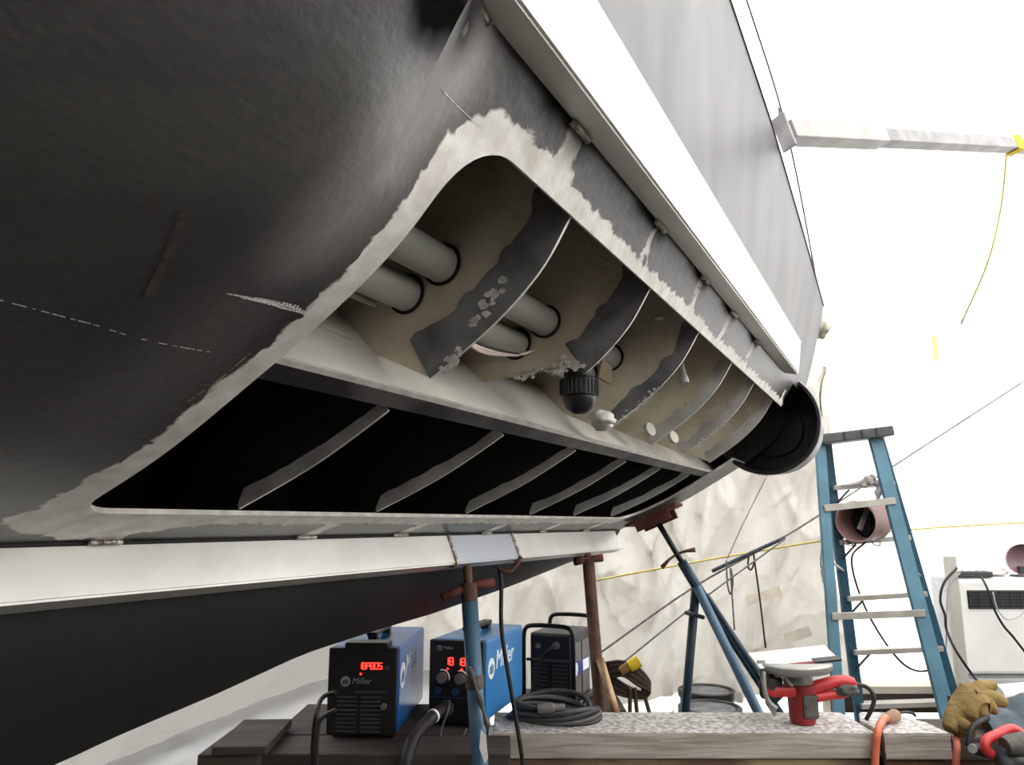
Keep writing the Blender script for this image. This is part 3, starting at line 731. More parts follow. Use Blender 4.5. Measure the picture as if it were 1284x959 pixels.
beam(Xb(1105, 2.6), Xb(1400, 2.6), 2.58, 2.80, ZB - .19, ZB - .082, M_darkbr, 'dark brown timber under the glove and orange cord')
beam(Xb(1194, 2.57), Xb(1400, 2.57), 2.56, 2.80, ZB - .080, ZB - .012, M_dark, 'dark timber the leather glove hangs over')
beam(Xb(322, 2.4), Xb(640, 2.4), 2.36, 2.56, ZB - .055, ZB - .004, M_dark, 'dark plank the black fronted welder stands on')
beam(Xb(322, 2.4), Xb(608, 2.4), 2.57, 2.98, ZB - .055, ZB - .004, M_dark, 'dark plank under the back of the welders')
beam(Xb(336, 2.4), Xb(610, 2.4), 2.38, 2.75, ZB - .15, ZB - .057, M_dark, 'soiled timber under the welder planks')
beam(Xb(240, 2.3), Xb(300, 2.3), 2.30, 2.62, ZB - .10, ZB - .035, M_darkbr, 'short brown wood block beside the welder planks')
beam(Xb(238, 2.3), Xb(328, 2.3), 2.28, 2.60, ZB - .20, ZB - .10, M_dark, 'dark block at the bottom of the scrap wood pile')
beam(Xb(246, 2.3), Xb(322, 2.3), 2.32, 2.60, ZB - .035, ZB + .005, M_dark, 'dark offcut lying on the short brown block')
beam(Xb(262, 2.3), Xb(330, 2.3), 2.31, 2.62, ZB + .005, ZB + .030, M_dark, 'topmost dark offcut of the scrap wood pile', .05)
beam(.0, .46, 3.235, 3.64, .52, .588, M_dark, 'dark board under the caged machine')
for x in (-1.10, -.62, -.25, .22, .4, .78, 1.5):   # cribs that carry the bench
    bm = bmesh.new(); z1 = ZB - .20 if x < -.9 else (ZB - .15 if x < -.3 else (.52 if x == .22 else (ZB - .17 if x < 1 else ZB - .19)))
    y0_, y1_ = (2.30, 2.58) if x < -1 else ((3.30, 3.60) if x == .22 else (2.60, 2.74) if x == 1.5 else (2.42, 2.72))
    for sg in (-.06, .06): add_box(bm, (sg, 0, z1 / 2), (.07, y1_ - y0_, z1))
    add_box(bm, (0, 0, .05), (.19, y1_ - y0_, .06))
    o = bmo('trestle', bm, M_dark); o.location = (x, (y0_ + y1_) / 2, 0)
    tag(o, 'dark timber trestle under ' + {-110: 'the scrap wood pile', -62: 'the welder with the large round emblem', -25: 'the bright blue wire feeder', 22: 'the caged machine', 40: 'the coiled grey cable', 78: 'the red circular saw', 150: 'the leather glove'}[round(x * 100)], 'trestle', 'trestles under the bench')

# ================================================================== welders
M_wblue = mat('welder_blue_enamel', (22, 84, 150), .35, 0, (28, 94, 160), scale=3)
M_wblack = mat('welder_black_panel', (16, 16, 18), .45, 0, (22, 22, 24), scale=4)
M_wdk = mat('welder_dark_grey', (52, 52, 54), .5, 0, (62, 62, 64), scale=4)
M_white = mat('white_print', (226, 228, 230), .5)
M_grey = mat('grey_print', (120, 122, 124), .5)
M_knob = mat('grey_knob', (98, 96, 94), .5)
M_red = emit('red_led', (255, 30, 24), 6.0)
M_navy = mat('navy_socket', (30, 44, 92), .5)
M_cable = mat('black_rubber_cable', (20, 20, 20), .6, 0, (30, 30, 30), scale=20)
M_cableg = mat('grey_rubber_cable', (58, 58, 57), .6, 0, (76, 75, 73), scale=20)
SEG = {'0': 'abcdef', '1': 'bc', '2': 'abged', '3': 'abgcd', '4': 'fgbc', '5': 'afgcd', '7': 'abc', '8': 'abcdefg', 'P': 'abfge', '6': 'afgedc'}
def digits(name, chars, x0, y, z, h, gap, m, parent):
    bm = bmesh.new(); w = h * .55; th = h * .14
    P_ = {'a': (w / 2, h, 1), 'd': (w / 2, 0, 1), 'g': (w / 2, h / 2, 1), 'f': (0, h * .75, 0), 'b': (w, h * .75, 0), 'e': (0, h * .25, 0), 'c': (w, h * .25, 0)}
    for k, c in enumerate(chars):
        for sg in SEG.get(c, ''):
            px, pz, hz = P_[sg]; add_box(bm, (x0 + k * gap + px, y, z + pz), (w if hz else th, .001, th if hz else h * .46))
    return bmo(name, bm, m, parent)
FRONT = basis((1, 0, 0), (0, 0, 1))           # text on a face looking at -y
SIDE = basis((0, 1, 0), (0, 0, 1))            # text on a face looking at +x
def disc(name, c, r, axis, m, parent, th=.0015, n=28):
    return lathe(name, [(0, 0), (r, 0), (r, th), (0, th)], c, axis, m, parent, n)
def emblem(name, c, r, right, upv, nrm, mw, md, parent):
    e = disc(name, c, r, nrm, mw, parent)
    bm = bmesh.new(); right, upv, nrm = Vector(right), Vector(upv), Vector(nrm)
    for k in (-1, 0, 1):
        b0 = Vector(c) + right * (k * r * .42 - r * .22) - upv * (r * .5) + nrm * .0016; w = right * (r * .26); hgt = upv * (r * (.75 + .18 * (1 - abs(k)))) + right * (r * .22)
        add_prism(bm, [b0, b0 + w, b0 + w + hgt, b0 + hgt], nrm * .0008)
    bmo('emblem_bars', bm, md, e)
    return e
def welder(label, loc, rz, w, d, h, kind):
    t = thing('welder', label, 'welder', loc, rz)
    cy_ = d / 2
    bm = bmesh.new(); add_box(bm, (0, cy_ + .01, h / 2 + .012), (w, d - .03, h - .012), .010)
    bmo('case', bm, M_wblue if kind == 'a' else mat('welder_bright_blue', (46, 116, 178), .35, 0, (54, 126, 188), scale=3), t)
    box('front_panel', (0, .006, h / 2 + .010), (w * .98, .022, h * .97), M_wblack, t, .006)
    for sx in (-1, 1):
        for sy in (.05, d - .05): box('rubber_foot', (sx * (w / 2 - .03), sy, .006), (.03, .04, .014), M_wblack, t)
    # carrying handle on the lid
    hh = box('handle', (0, cy_ - .02, h + .030), (.035, d * .50, .014), M_wblack, t, .005)
    for sy in (-.2, .2): box('handle_post', (0, cy_ - .02 + sy * d, h + .014), (.03, .03, .030), M_wblack, hh, .003)
    fy = -.0056
    if kind == 'a':
        box('brow', (-.0 + .01, .03, h + .012), (w * .62, .07, .018), M_wblack, t, .004)
        dsp = box('display', (.022, fy, h * .82), (.086, .002, .034), M_wblack, t); digits('led_digits', '18P805', -.012, fy - .0016, h * .82 - .009, .018, .0128, M_red, dsp)
        disc('led_dot', (-.004, fy - .001, h * .73), .003, (0, -1, 0), M_red, dsp)
        emblem('emblem', (-.052, fy, h * .645), .0155, (1, 0, 0), (0, 0, 1), (0, -1, 0), M_grey, M_wblack, t)
        text('lettering', 'Miller', (-.032, fy - .0005, h * .62), .026, FRONT, M_grey, t, shear=.2)
        box('name_plate', (.028, fy, h * .53), (.10, .001, .006), mat('dim_print', (54, 54, 56), .5), t)
        for sx in (-.045, .03):
            for k in range(9): box('vent_slat', (sx, fy - .001, h * .10 + k * .0125), (.062, .005, .005), M_wdk, t)
        disc('knob', (.072, fy, h * .38), .009, (0, -1, 0), M_knob, t, .012)
        disc('knob', (.078, fy, h * .80), .008, (0, -1, 0), M_wdk, t, .006)
    else:
        em = emblem('emblem', (-.058, fy, h * .925), .009, (1, 0, 0), (0, 0, 1), (0, -1, 0), M_grey, M_wblack, t)
        text('lettering', 'Miller', (-.046, fy - .0005, h * .912), .016, FRONT, M_grey, t, shear=.2)
        dsp = box('display', (.0, fy, h * .77), (.10, .002, .042), M_wblack, t)
        digits('led_digits', '18', -.038, fy - .0016, h * .77 - .010, .022, .017, M_red, dsp); digits('led_digits', '187', .006, fy - .0016, h * .77 - .010, .022, .015, M_red, dsp)
        for x in (-.028, .022): disc('led_dot', (x, fy - .001, h * .685), .003, (0, -1, 0), M_red, dsp)
        for x in (-.046, .018):
            k = disc('knob', (x, fy, h * .58), .017, (0, -1, 0), M_knob, t, .014)
            bm = bmesh.new(); add_tube(bm, [Vector((x + .024 * math.cos(a), fy - .001, h * .58 + .024 * math.sin(a))) for a in [math.radians(-20 + 13 * i) for i in range(11)]], .0025, 5); bmo('dial_mark', bm, M_white, k)
        for x in (-.062, -.0): lathe('socket', [(.004, 0), (.012, 0), (.012, .006), (.004, .006)], (x, fy, h * .42), (0, -1, 0), M_navy, t, 16)
        box('divider', (0, fy, h * .345), (w * .9, .003, .004), M_navy, t)
        lathe('gun_socket', [(.0, 0), (.026, 0), (.026, .012), (.020, .014), (.020, .03), (0, .03)], (-.030, fy, h * .22), (0, -1, 0), M_wdk, t, 20)
    # emblem and name on the right-hand side
    emblem('emblem', (w / 2, d * .16, h * .66), .040 if kind == 'a' else .034, (0, 1, 0), (0, 0, 1), (1, 0, 0), M_white, M_wblue, t)
    text('lettering', 'Miller', (w / 2 + .0006, d * .26, h * .62), .090, SIDE, M_white, t, shear=.2)
    return t
p = on_z(463, 926, ZB); wa = welder('blue welder with a black front, five red digits and large round emblem', (-.468, 2.50, ZB - .004), math.radians(-3), .222, .50, .268, 'a')
p = on_z(568, 918, ZB); wb = welder('bright blue wire feeder with two red readouts behind the blue prop', (-.185, 2.645, ZB - .004), math.radians(-17), .195, .46, .268, 'b')
# third unit in a tube frame
t = thing('caged_welder', 'dark grey machine in a black tube cage with a white and blue side badge', 'welder', (.160, 3.30, .588), math.radians(-22))
w, d, h = .180, .27, .275
box('case', (0, d / 2, h / 2 + .012), (w, d, h), M_wdk, t, .008)
box('front_panel', (0, -.002, h * .5 + .012), (w * .96, .012, h * .95), M_wblack, t, .004)
box('front_bar', (0, -.016, h * .66), (w * 1.12, .008, .012), M_wdk, t, .002)
for sx in (-.043, .043):
    for k in range(9): box('vent_slat', (sx, -.009, .035 + k * .016), (.065, .005, .006), M_wdk, t)
lathe('connector', [(0, 0), (.014, 0), (.014, .02), (0, .02)], (.03, -.008, h * .88), (0, -1, 0), M_knob, t, 14); lathe('connector', [(0, 0), (.010, 0), (.010, .012), (0, .012)], (-.05, -.008, h * .86), (0, -1, 0), M_knob, t, 14)
tube('patch_cable', spline([(.03, -.03, h * .88), (.0, -.05, h * .80), (-.03, -.03, h * .62), (-.06, -.03, h * .35), (-.08, -.04, .03)], 6), .006, M_cable, t, 7)
for yy, hh in ((-.03, h + .045), (d + .03, h + .055)):
    x = w / 2 + .018
    tube('cage_hoop', [(-x, yy, .006)] + spline([(-x, yy, hh - .05), (-x + .008, yy, hh - .014), (-x + .045, yy, hh), (x - .045, yy, hh), (x - .008, yy, hh - .014), (x, yy, hh - .05)], 4) + [(x, yy, .006)], .0095, M_blacktube, t, 10)
for sx in (-1, 1): tube('cage_rail', [(sx * (w / 2 + .018), -.03, .010), (sx * (w / 2 + .018), d + .03, .010)], .0095, M_blacktube, t, 10)
for k in range(2):
    box('side_panel', (w / 2 + .002, .075 + .12 * k, h * .74), (.004, .10, h * .30), M_knob, t, .001); box('side_panel', (w / 2 + .002, .075 + .12 * k, h * .28), (.004, .10, h * .34), M_knob, t, .001)
bd = box('side_badge', (w / 2 + .003, .135, h * .52), (.004, .24, .055), mat('badge_blue', (52, 62, 128), .5), t)
disc('badge_disc', (w / 2 + .0055, .045, h * .52), .026, (1, 0, 0), M_white, bd); box('badge_panel', (w / 2 + .0055, .19, h * .52), (.002, .09, .044), M_white, bd)
# torch lead of the second unit, power leads of the first
p0 = Vector((-.225, 2.62, ZB + .062))
c = thing('torch_lead', 'thick black torch lead dropping from the wire feeder with a white ring', 'cable', (p0.x - .05, 2.50, ZB - .25))
rl = lambda v: Vector(v) - c.location
P_ = spline([(p0.x, p0.y - .03, p0.z), (p0.x - .015, p0.y - .07, p0.z + .0), (p0.x - .04, p0.y - .13, p0.z - .012), (p0.x - .062, p0.y - .24, p0.z - .022), (p0.x - .072, p0.y - .298, p0.z - .055), (p0.x - .078, p0.y - .318, p0.z - .13), (p0.x - .08, p0.y - .32, p0.z - .30)], 8)
tube('sleeve', [rl(v) for v in P_], .019, M_cable, c, 12)
lathe('ring', [(.0195, 0), (.0215, 0), (.0215, .008), (.0195, .008)], rl(P_[10]), (P_[12] - P_[10]), M_white, c, 16)
a = Vector((-.205, 2.62, ZB + .085)); tag(tube('control_cable', spline([a, a + Vector((.0, -.05, -.02)), a + Vector((-.02, -.07, -.08)), a + Vector((.0, -.08, -.11)), a + Vector((.04, -.06, -.10)), a + Vector((.06, -.04, -.075))], 8), .004, M_cableg, None, 7), 'thin grey control cable looping under the two readouts', 'cable')
xl = p = at(420, 880, 2.52)
for k, (pts, lab) in enumerate(((((421, 868), (405, 874), (397, 892), (393, 925), (392, 965)), 'upper black power lead arching out of the left side of the welder'), (((421, 890), (408, 897), (400, 905), (397, 930), (396, 965)), 'lower black power lead bending down beside the welder'))):
    tag(tube('power_lead', spline([at(u, v, 2.42 - .085 * (v > 880) - .02 * k) for u, v in pts], 8), .007, M_cable, None, 8), lab, 'cable')
# coil of grey cable on the bench
cc = on_z(695, 902, ZB)
for k in range(7):
    r = .155 - .006 * k; rnd = random.Random(k)
    pts = []
    for j in range(40):
        a = j * math.tau / 40
        pts.append(Vector((r * math.cos(a) * (1 + .04 * math.sin(3 * a + k)) , .085 * math.sin(a) * (1 + .05 * math.cos(2 * a + k)), .012 + .011 * k * (.6 + .4 * math.sin(a + k)) + .006 * math.sin(2 * a + k))))
    if k == 0: coil = thing('cable_coil', 'grey welding cable coiled on the bench before the caged machine', 'cable coil', (cc.x, 2.72, ZB))
    tube('cable_loop', pts, .0085, M_cableg if k % 2 else mat('charcoal_cable', (38, 38, 38), .6), coil, 8, True)
lathe('cable_connector', [(0, 0), (.014, 0), (.016, .01), (.016, .05), (.011, .055), (.011, .09), (0, .09)], Vector((-.06, -.10, .06)), (1, .1, .05), M_knob, coil, 14)
# black lead hanging from the bar over the blue unit
tp = W(s_at(622, 708, 1.16), 1.15, -.135)
tag(tube('hanging_lead', spline([tp, tp + Vector((.008, -.01, -.05)), at(629, 790, tp.y - .02), at(640, 860, tp.y - .02), at(650, 920, tp.y - .01), at(660, 985, tp.y)], 8), .0065, M_cable, None, 8), 'black lead hanging from the lower bar past the blue wire feeder', 'cable')
lp = [W(s_at(u, v, 1.16), 1.15, 0) * 1 for u, v in ((622, 708),)]
tag(tube('wire_clip', spline([tp + Vector((-.01, -.006, 0)), tp + Vector((.03, -.015, -.015)), tp + Vector((.055, -.01, .005)), tp + Vector((.07, -.005, .03))], 6), .006, M_rusty, None, 7), 'small rusty hook on the lower bar holding the black lead', 'hook')
# ================================================================== step ladder
M_lad = mat('blue_fibreglass_rail', (54, 94, 112), .5, 0, (70, 114, 132), scale=5)
M_lad2 = mat('deep_blue_rail', (30, 68, 86), .5, 0, (40, 80, 100), scale=5)
M_alu = mat('dull_aluminium', (150, 146, 138), .45, .4, (176, 172, 164), scale=6)
M_capm = mat('dark_grey_ladder_cap', (52, 52, 54), .6, 0, (70, 70, 72), scale=8)
rails = {'nl': (at(1028, 556, 4.24), downto(at(1028, 556, 4.24), at(1052, 897, 3.98))), 'nr': (at(1097, 548, 4.24), downto(at(1097, 548, 4.24), at(1188, 897, 3.98))),
         'fl': (at(1036, 556, 4.34), downto(at(1036, 556, 4.34), at(1077, 890, 4.50))), 'fr': (at(1101, 548, 4.34), downto(at(1101, 548, 4.34), at(1198, 880, 4.50)))}
pb = sum((v[1] for v in rails.values()), Vector((0, 0, 0))) / 4; pb.z = 0; rel = lambda v: Vector(v) - pb
lad = thing('step_ladder', 'blue fibreglass step ladder with aluminium treads and dark cap', 'ladder', pb)
def chan(name, a, b, w, dpt, m, parent, upv=(0, 1, 0), wall=.006):
    """channel section from a to b"""
    a, b = Vector(a), Vector(b); ax = (b - a).normalized(); y = Vector(upv); y = (y - ax * ax.dot(y)).normalized(); x = ax.cross(y)
    sec = [(-w / 2, -dpt / 2), (w / 2, -dpt / 2), (w / 2, dpt / 2), (w / 2 - wall, dpt / 2), (w / 2 - wall, -dpt / 2 + wall), (-w / 2 + wall, -dpt / 2 + wall), (-w / 2 + wall, dpt / 2), (-w / 2, dpt / 2)]
    bm = bmesh.new(); add_prism(bm, [a + x * p + y * q for p, q in sec], b - a); return bmo(name, bm, m, parent)
for k, (a, b) in rails.items():
    chan('rail', rel(a), rel(b), .070 if k == 'nr' else .052, .030, M_lad if k[0] == 'n' else M_lad2, lad)
    box('foot', rel(b) + Vector((0, 0, .012)), (.07, .05, .024), M_capm, lad, .004)
c4 = (rails['nl'][0] + rails['nr'][0] + rails['fl'][0] + rails['fr'][0]) / 4; ctr = (rails['nl'][0] + rails['fl'][0]) / 2; ctl = (rails['nr'][0] + rails['fr'][0]) / 2
ang = math.atan2(ctl.z - ctr.z, ctl.x - ctr.x)
cap_o = box('cap', rel(c4) + Vector((0, -.01, .02)), ((ctl - ctr).length + .09, .22, .055), M_capm, lad, .008, Matrix.Rotation(-ang, 3, 'Y'))
for x in (-.08, .02, .10): box('cap_slot', rel(c4) + Vector((x, -.121, .02 + x * math.tan(ang))), (.012, .008, .045), M_black, cap_o, 0, Matrix.Rotation(-ang, 3, 'Y'))
def rail_at(k, v):                             # the point of a rail seen at image row v
    a, b = rails[k]; lo, hi = 0.0, 1.0
    for _ in range(40):
        m_ = (lo + hi) / 2; q = a.lerp(b, m_) - CAM; vv = CY - F * (q.dot(up) / q.dot(fw))
        if vv < v: lo = m_
        else: hi = m_
    return a.lerp(b, lo)
for v0, v1 in ((612, 606), (680, 674), (750, 744), (817, 812), (884, 880)):
    a, b = rail_at('fl', v0), rail_at('fr', v1); c = (a + b) / 2; ln = (b - a).length
    tr = box('tread', rel(c), (ln, .085, .028), M_alu, lad, .003, basis((b - a), (0, 1, 0)))
    for e, sg in ((a, 1), (b, -1)): tube('tread_brace', [rel(e) + Vector((sg * .09, -.02, -.01)), rel(e) + Vector((sg * .012, -.01, -.09))], .006, M_capm, tr, 6)
for v0, v1 in ((637, 628), (772, 768)):
    a, b = rail_at('nl', v0), rail_at('nr', v1); box('rear_brace', rel((a + b) / 2) + Vector((0, -.022, 0)), ((b - a).length + .02, .012, .036), M_alu, lad, .002, basis((b - a), (0, 1, 0)))
for a, b in ((('nl', 700), ('fl', 715)), (('nr', 705), ('fr', 722))):
    tube('spreader', [rel(rail_at(*a)) + Vector((0, .02, 0)), rel(rail_at(*b)) + Vector((0, -.02, 0))], .007, M_alu, lad, 6)
# -- drum lamp lying on the treads
M_pink = mat('faded_pink_enamel', (124, 88, 88), .55, 0, (160, 128, 122), scale=5, bump=.1)
m0 = at(1073, 654, 4.26); r0 = .112; axd = Vector((.74, .66, .04)).normalized()
bl = thing('drum_blower', 'faded pink drum shaped blower resting on a ladder tread', 'blower', m0 - Vector((0, 0, r0 + .01))); rb = lambda v: Vector(v) - bl.location
lathe('drum', [(r0 - .006, .20), (r0 - .006, .0), (r0 - .003, -.003), (r0, -.003), (r0 + .003, 0), (r0 + .003, .012), (r0, .014), (r0, .21), (r0 - .02, .24), (0, .245)], rb(m0), axd, M_pink, bl, 40, False)
lathe('grille_hub', [(0, 0), (.03, 0), (.03, .06), (0, .06)], rb(m0 + axd * .12), axd, M_black, bl, 18)
lathe('back_shield', [(0, .0), (r0 - .008, .0)], rb(m0 + axd * .185), axd, M_black, bl, 30, False)
box('element', rb(m0 + axd * .10 + Vector((0, 0, .01))), (.03, .012, .13), mat('dull_element', (120, 118, 114), .4, .3), bl, .004, Matrix.Rotation(.45, 3, 'Y'))
for sg in (-.10, .05):
    a = rb(m0 + axd * .05 + Vector((sg, 0, -r0 - .004)))
    tube('wire_foot', spline([a + Vector((0, 0, .02)), a + Vector((.01, -.02, -.01)), a + Vector((.04, -.02, -.014)), a + Vector((.055, 0, .012))], 5), .004, M_pink, bl, 6)
# rag tied round the upper tread
rg = at(1083, 607, 4.30); rag = thing('rag_tie', 'grey rag tied round the upper ladder tread above the pink drum', 'rag', rg - Vector((0, 0, .06)))
M_rag = mat('grey_rag', (136, 130, 128), .9, 0, (172, 166, 163), scale=14, bump=.6)
rr_ = lambda v: Vector(v) - rag.location
tube('rag_band', spline([rr_(rg + Vector((-.03, -.06, -.02))), rr_(rg + Vector((-.01, -.07, .025))), rr_(rg + Vector((.03, -.05, .03))), rr_(rg + Vector((.05, -.06, -.02))), rr_(rg + Vector((.04, -.07, -.09)))], 6), [.016 + .006 * math.sin(k * 1.3) for k in range(25)], M_rag, rag, 9)
tube('rag_end', spline([rr_(rg + Vector((-.01, -.06, .02))), rr_(rg + Vector((-.07, -.06, .0))), rr_(rg + Vector((-.15, -.06, -.012)))], 6), [.014 - .0006 * k for k in range(13)], M_rag, rag, 8)
lump('rag_knot', rr_(rg + Vector((0, -.07, .012))), .026, M_rag, rag, (1, .8, 1), 9)
# cord looping from the drum behind the ladder
tag(tube('looped_lead', spline([m0 + axd * .1 + Vector((0, 0, -r0 - .004)), at(1068, 700, 4.54), at(1078, 745, 4.58), at(1100, 790, 4.60), at(1128, 828, 4.60), at(1150, 841, 4.60), at(1172, 838, 4.60), at(1180, 830, 4.60)], 8), .006, M_cable, None, 6), 'black cord hanging from the pink drum and looping behind the ladder', 'cord')

# ================================================================== right-hand wall: air conditioner on a sill
M_acw = mat('white_plastic_case', (226, 226, 222), .4, 0, (236, 236, 232), scale=4)
M_acg = mat('pale_grey_plastic', (168, 170, 172), .5)
ys = 4.48; zs = at(1200, 863, ys + .1).z
sill = thing('sill_plank', 'pale plank shelf carrying the air conditioner along the shed wall', 'shelf', (at(1170, 870, ys).x + .25, ys + .25, 0))
x0, x1 = at(1055, 870, ys).x, at(1420, 870, ys).x
M_sill = mat('pale_board', (188, 180, 166), .8, 0, (206, 198, 184), scale=5, stretch=(.4, 5, 5))
box('board', (0, .03, zs - .02), (x1 - x0, .26, .04), M_sill, sill, .003)
for k in (-.7, .0, .75): box('leg', (k, .05, (zs - .04) / 2), (.05, .16, zs - .04), M_sill, sill)
box('kick_board', (0, -.10, zs - .09), (x1 - x0 - .1, .02, .10), M_dark, sill)
xc0, xc1 = at(1208, 780, ys).x, at(1345, 780, ys).x; ztop = at(1240, 724, ys + .1).z; ac_h = ztop - zs; aw = xc1 - xc0
ac = thing('air_conditioner', 'white window air conditioner with black louvre standing on the pale shelf', 'air conditioner', ((xc0 + xc1) / 2, ys + .12, zs + .001))
box('case', (0, .09, ac_h / 2 + .01), (aw, .20, ac_h - .02), M_acg, ac, .012)
box('front_cover', (.015, -.02, ac_h / 2 + .035), (aw - .03, .05, ac_h - .09), M_acw, ac, .018)
lv = box('louvre', (.02, -.046, ac_h * .80), (aw - .12, .008, .105), M_black, ac, .004)
for k in range(6): box('louvre_slat', (.02, -.051, ac_h * .80 - .045 + k * .018), (aw - .13, .004, .005), M_wdk, lv)
for k in range(9): box('louvre_fin', (.02 - (aw - .14) / 2 + k * (aw - .14) / 8, -.053, ac_h * .80), (.004, .004, .10), M_wdk, lv)
box('bottom_tray', (.015, -.012, .028), (aw - .06, .04, .05), M_acg, ac, .006)
# power strip, stake, cords on top of it
ps = at(1236, 716, ys); st = thing('power_strip', 'dark power strip lying on top of the air conditioner', 'power strip', (ps.x, ys + .12, ztop - .0))
box('strip_body', (0, 0, .018), (.20, .05, .034), M_wdk, st, .008)
for k in range(4): box('socket', (-.06 + .04 * k, 0, .036), (.022, .026, .004), M_black, st, .001)
box('end_cap', (-.115, 0, .016), (.04, .04, .024), M_tape, st, .006)
sk = at(1189, 720, ys + .10)
tag(box('wood_stake', (sk.x, ys + .07, .60), (.06, .04, HC + (655 - 696) * -1 * (ys + .2) / F * 1.0 - .0 + 0 - .0), mat('grey_stake', (170, 166, 158), .8, 0, (190, 186, 178), scale=5), None, .004), 'grey wooden stake standing beside the air conditioner', 'stake')
bpy.data.objects['wood_stake'].location.z = 0
ow = bpy.data.objects['wood_stake']; hgt = at(1189, 697, ys + .07).z
ow.data.transform(Matrix.Translation((0, 0, -.60))); 
zz = [v.co.z for v in ow.data.vertices]; lo, hi = min(zz), max(zz)
for v in ow.data.vertices: v.co.z = (v.co.z - lo) / (hi - lo) * hgt
tag(tube('twisted_lead', spline([at(1200, 712, ys + .02), at(1184, 730, ys), at(1179, 752, ys), at(1185, 772, ys), at(1187, 790, ys), at(1200, 818, ys - .05), at(1224, 852, ys - .05), at(1240, 872, ys - .35)], 8), .007, M_cable, None, 6), 'twisted black cord running down from the power strip beside the stake', 'cord')
tag(tube('thin_lead', spline([at(1204, 718, ys + .03), at(1190, 735, ys + .02), at(1187, 770, ys + .02), at(1186, 815, ys + .02), at(1180, 850, ys + .04)], 8), .0045, mat('light_grey_cord', (140, 140, 142), .5), None, 6), 'thin grey cord hanging beside the twisted black one', 'cord')
tag(tube('twisted_lead', spline([at(1230, 722, ys + .06), at(1238, 738, ys + .0), at(1246, 762, ys - .005), at(1258, 784, ys - .005), at(1270, 798, ys - .01), at(1292, 826, ys - .02)], 8), .007, M_cable, None, 6), 'twisted black cord lying across the face of the air conditioner', 'cord')
tag(tube('white_cable', spline([at(1245, 742, ys + .0), at(1250, 762, ys - .005), at(1262, 776, ys - .005), at(1278, 772, ys - .005), at(1290, 758, ys - .005)], 8), .004, M_acg, None, 6), 'thin pale cable looping in front of the black louvre', 'cable')
sp = at(1252, 728, ys + .10); lump_o = lump('white_wrap', (0, 0, 0), .05, mat('clear_wrap', (220, 214, 212), .4), None, (2.0, .8, .55), 12); lump_o.location = (sp.x + .03, ys + .20, ztop + .030)
tag(lump_o, 'crumpled white plastic wrap on top of the air conditioner', 'wrap')
fd = at(1290, 712, ys); fo = thing('round_hood', 'round mauve lamp hood standing on the air conditioner', 'lamp', (fd.x + .06, ys + .10, ztop + .001))
lathe('hood', [(.0, .10), (.05, .09), (.085, .04), (.092, 0), (.088, 0), (.08, .038), (0, .085)], Vector((0, .03, .10)), (0.2, 1, 0), mat('mauve_enamel', (128, 104, 108), .5), fo, 30, False)
box('stand', (0, .06, .03), (.03, .03, .06), M_wdk, fo); box('base', (0, .06, .006), (.10, .08, .012), M_wdk, fo, .003)

# ================================================================== circular saw, upside down on the timber
M_sred = mat('tool_red', (176, 40, 42), .45, 0, (196, 58, 58), scale=6, bump=.1)
M_sdred = mat('tool_dark_red', (122, 26, 30), .5, 0, (150, 40, 42), scale=6)
M_smet = mat('cast_metal', (146, 146, 142), .4, .4, (176, 176, 172), scale=10)
pm = on_z(1013, 911, ZB); pm = Vector((pm.x, pm.y + .04, ZB))
sw = thing('circular_saw', 'red circular saw standing upside down on its motor with grey base plate', 'circular saw', pm)
lathe('motor', [(0, 0), (.034, .0), (.040, .006), (.043, .02), (.046, .10), (.046, .125), (0, .125)], (0, 0, 0), (0, 0, 1), M_sdred, sw, 28)
box('motor_label', (.012, -.042, .062), (.05, .012, .075), M_tape, sw, .010)
box('gear_housing', (-.045, .0, .105), (.16, .07, .035), M_sred, sw, .012)
lathe('gear_case', [(0, 0), (.046, 0), (.050, .01), (.042, .035), (0, .035)], (-.01, 0, .128), (0, 0, 1), M_smet, sw, 24)
tl = Vector((-.03, 0, 1)).normalized()
lathe('blade_guard', [(0, 0), (.085, 0), (.108, .006), (.118, .020), (.118, .030), (.112, .034), (0, .034)], (-.012, .005, .160), tl, M_smet, sw, 48)
sh = basis((1, .0, .10), (0, 1, .25))
bp_ = box('base_plate', (-.01, .03, .206), (.27, .12, .006), mat('dusty_white_plate', (222, 218, 210), .5, .1), sw, .002, sh)
box('base_notch', (.085, -.02, .206), (.09, .03, .006), M_black, bp_, 0, sh); box('blade_slot', (-.02, -.026, .192), (.15, .012, .006), M_sdred, sw, 0, sh)
lump('lower_guard', (-.105, -.01, .115), .042, mat('black_guard', (40, 40, 40), .5), sw, (.9, .6, 1.2), 4)
tube('guard_spring', spline([(-.13, -.03, .17), (-.135, -.04, .12), (-.125, -.04, .08), (-.10, -.045, .055)], 5), .008, M_smet, sw, 8)
tube('depth_bracket', spline([(-.10, -.045, .16), (-.07, -.05, .158), (-.055, -.05, .135), (-.045, -.05, .13)], 4), .006, M_smet, sw, 6)
prism('quadrant', [(-.142, 0, .20), (-.115, 0, .20), (-.085, 0, .03), (-.095, 0, .02), (-.12, 0, .06)], (0, .006, 0), M_smet, sw)
tube('handle', spline([(.01, 0, .105), (.06, 0, .118), (.12, 0, .132), (.165, 0, .130), (.172, 0, .112), (.14, 0, .095), (.09, 0, .088), (.035, 0, .080)], 6), [.020] * 20 + [.016] * 23, M_sred, sw, 12)
lump('handle_grip', (.150, -.012, .108), .026, M_tape, sw, (1.5, .8, .8), 6)
tag(tube('saw_cord', spline([pm + Vector((.17, 0, .125)), pm + Vector((.22, .0, .115)), pm + Vector((.238, -.01, .085)), pm + Vector((.225, -.01, .045)), pm + Vector((.21, 0, .012))], 7), .007, M_cable, None, 8), 'short black cord bending from the handle of the circular saw to the timber', 'cord')

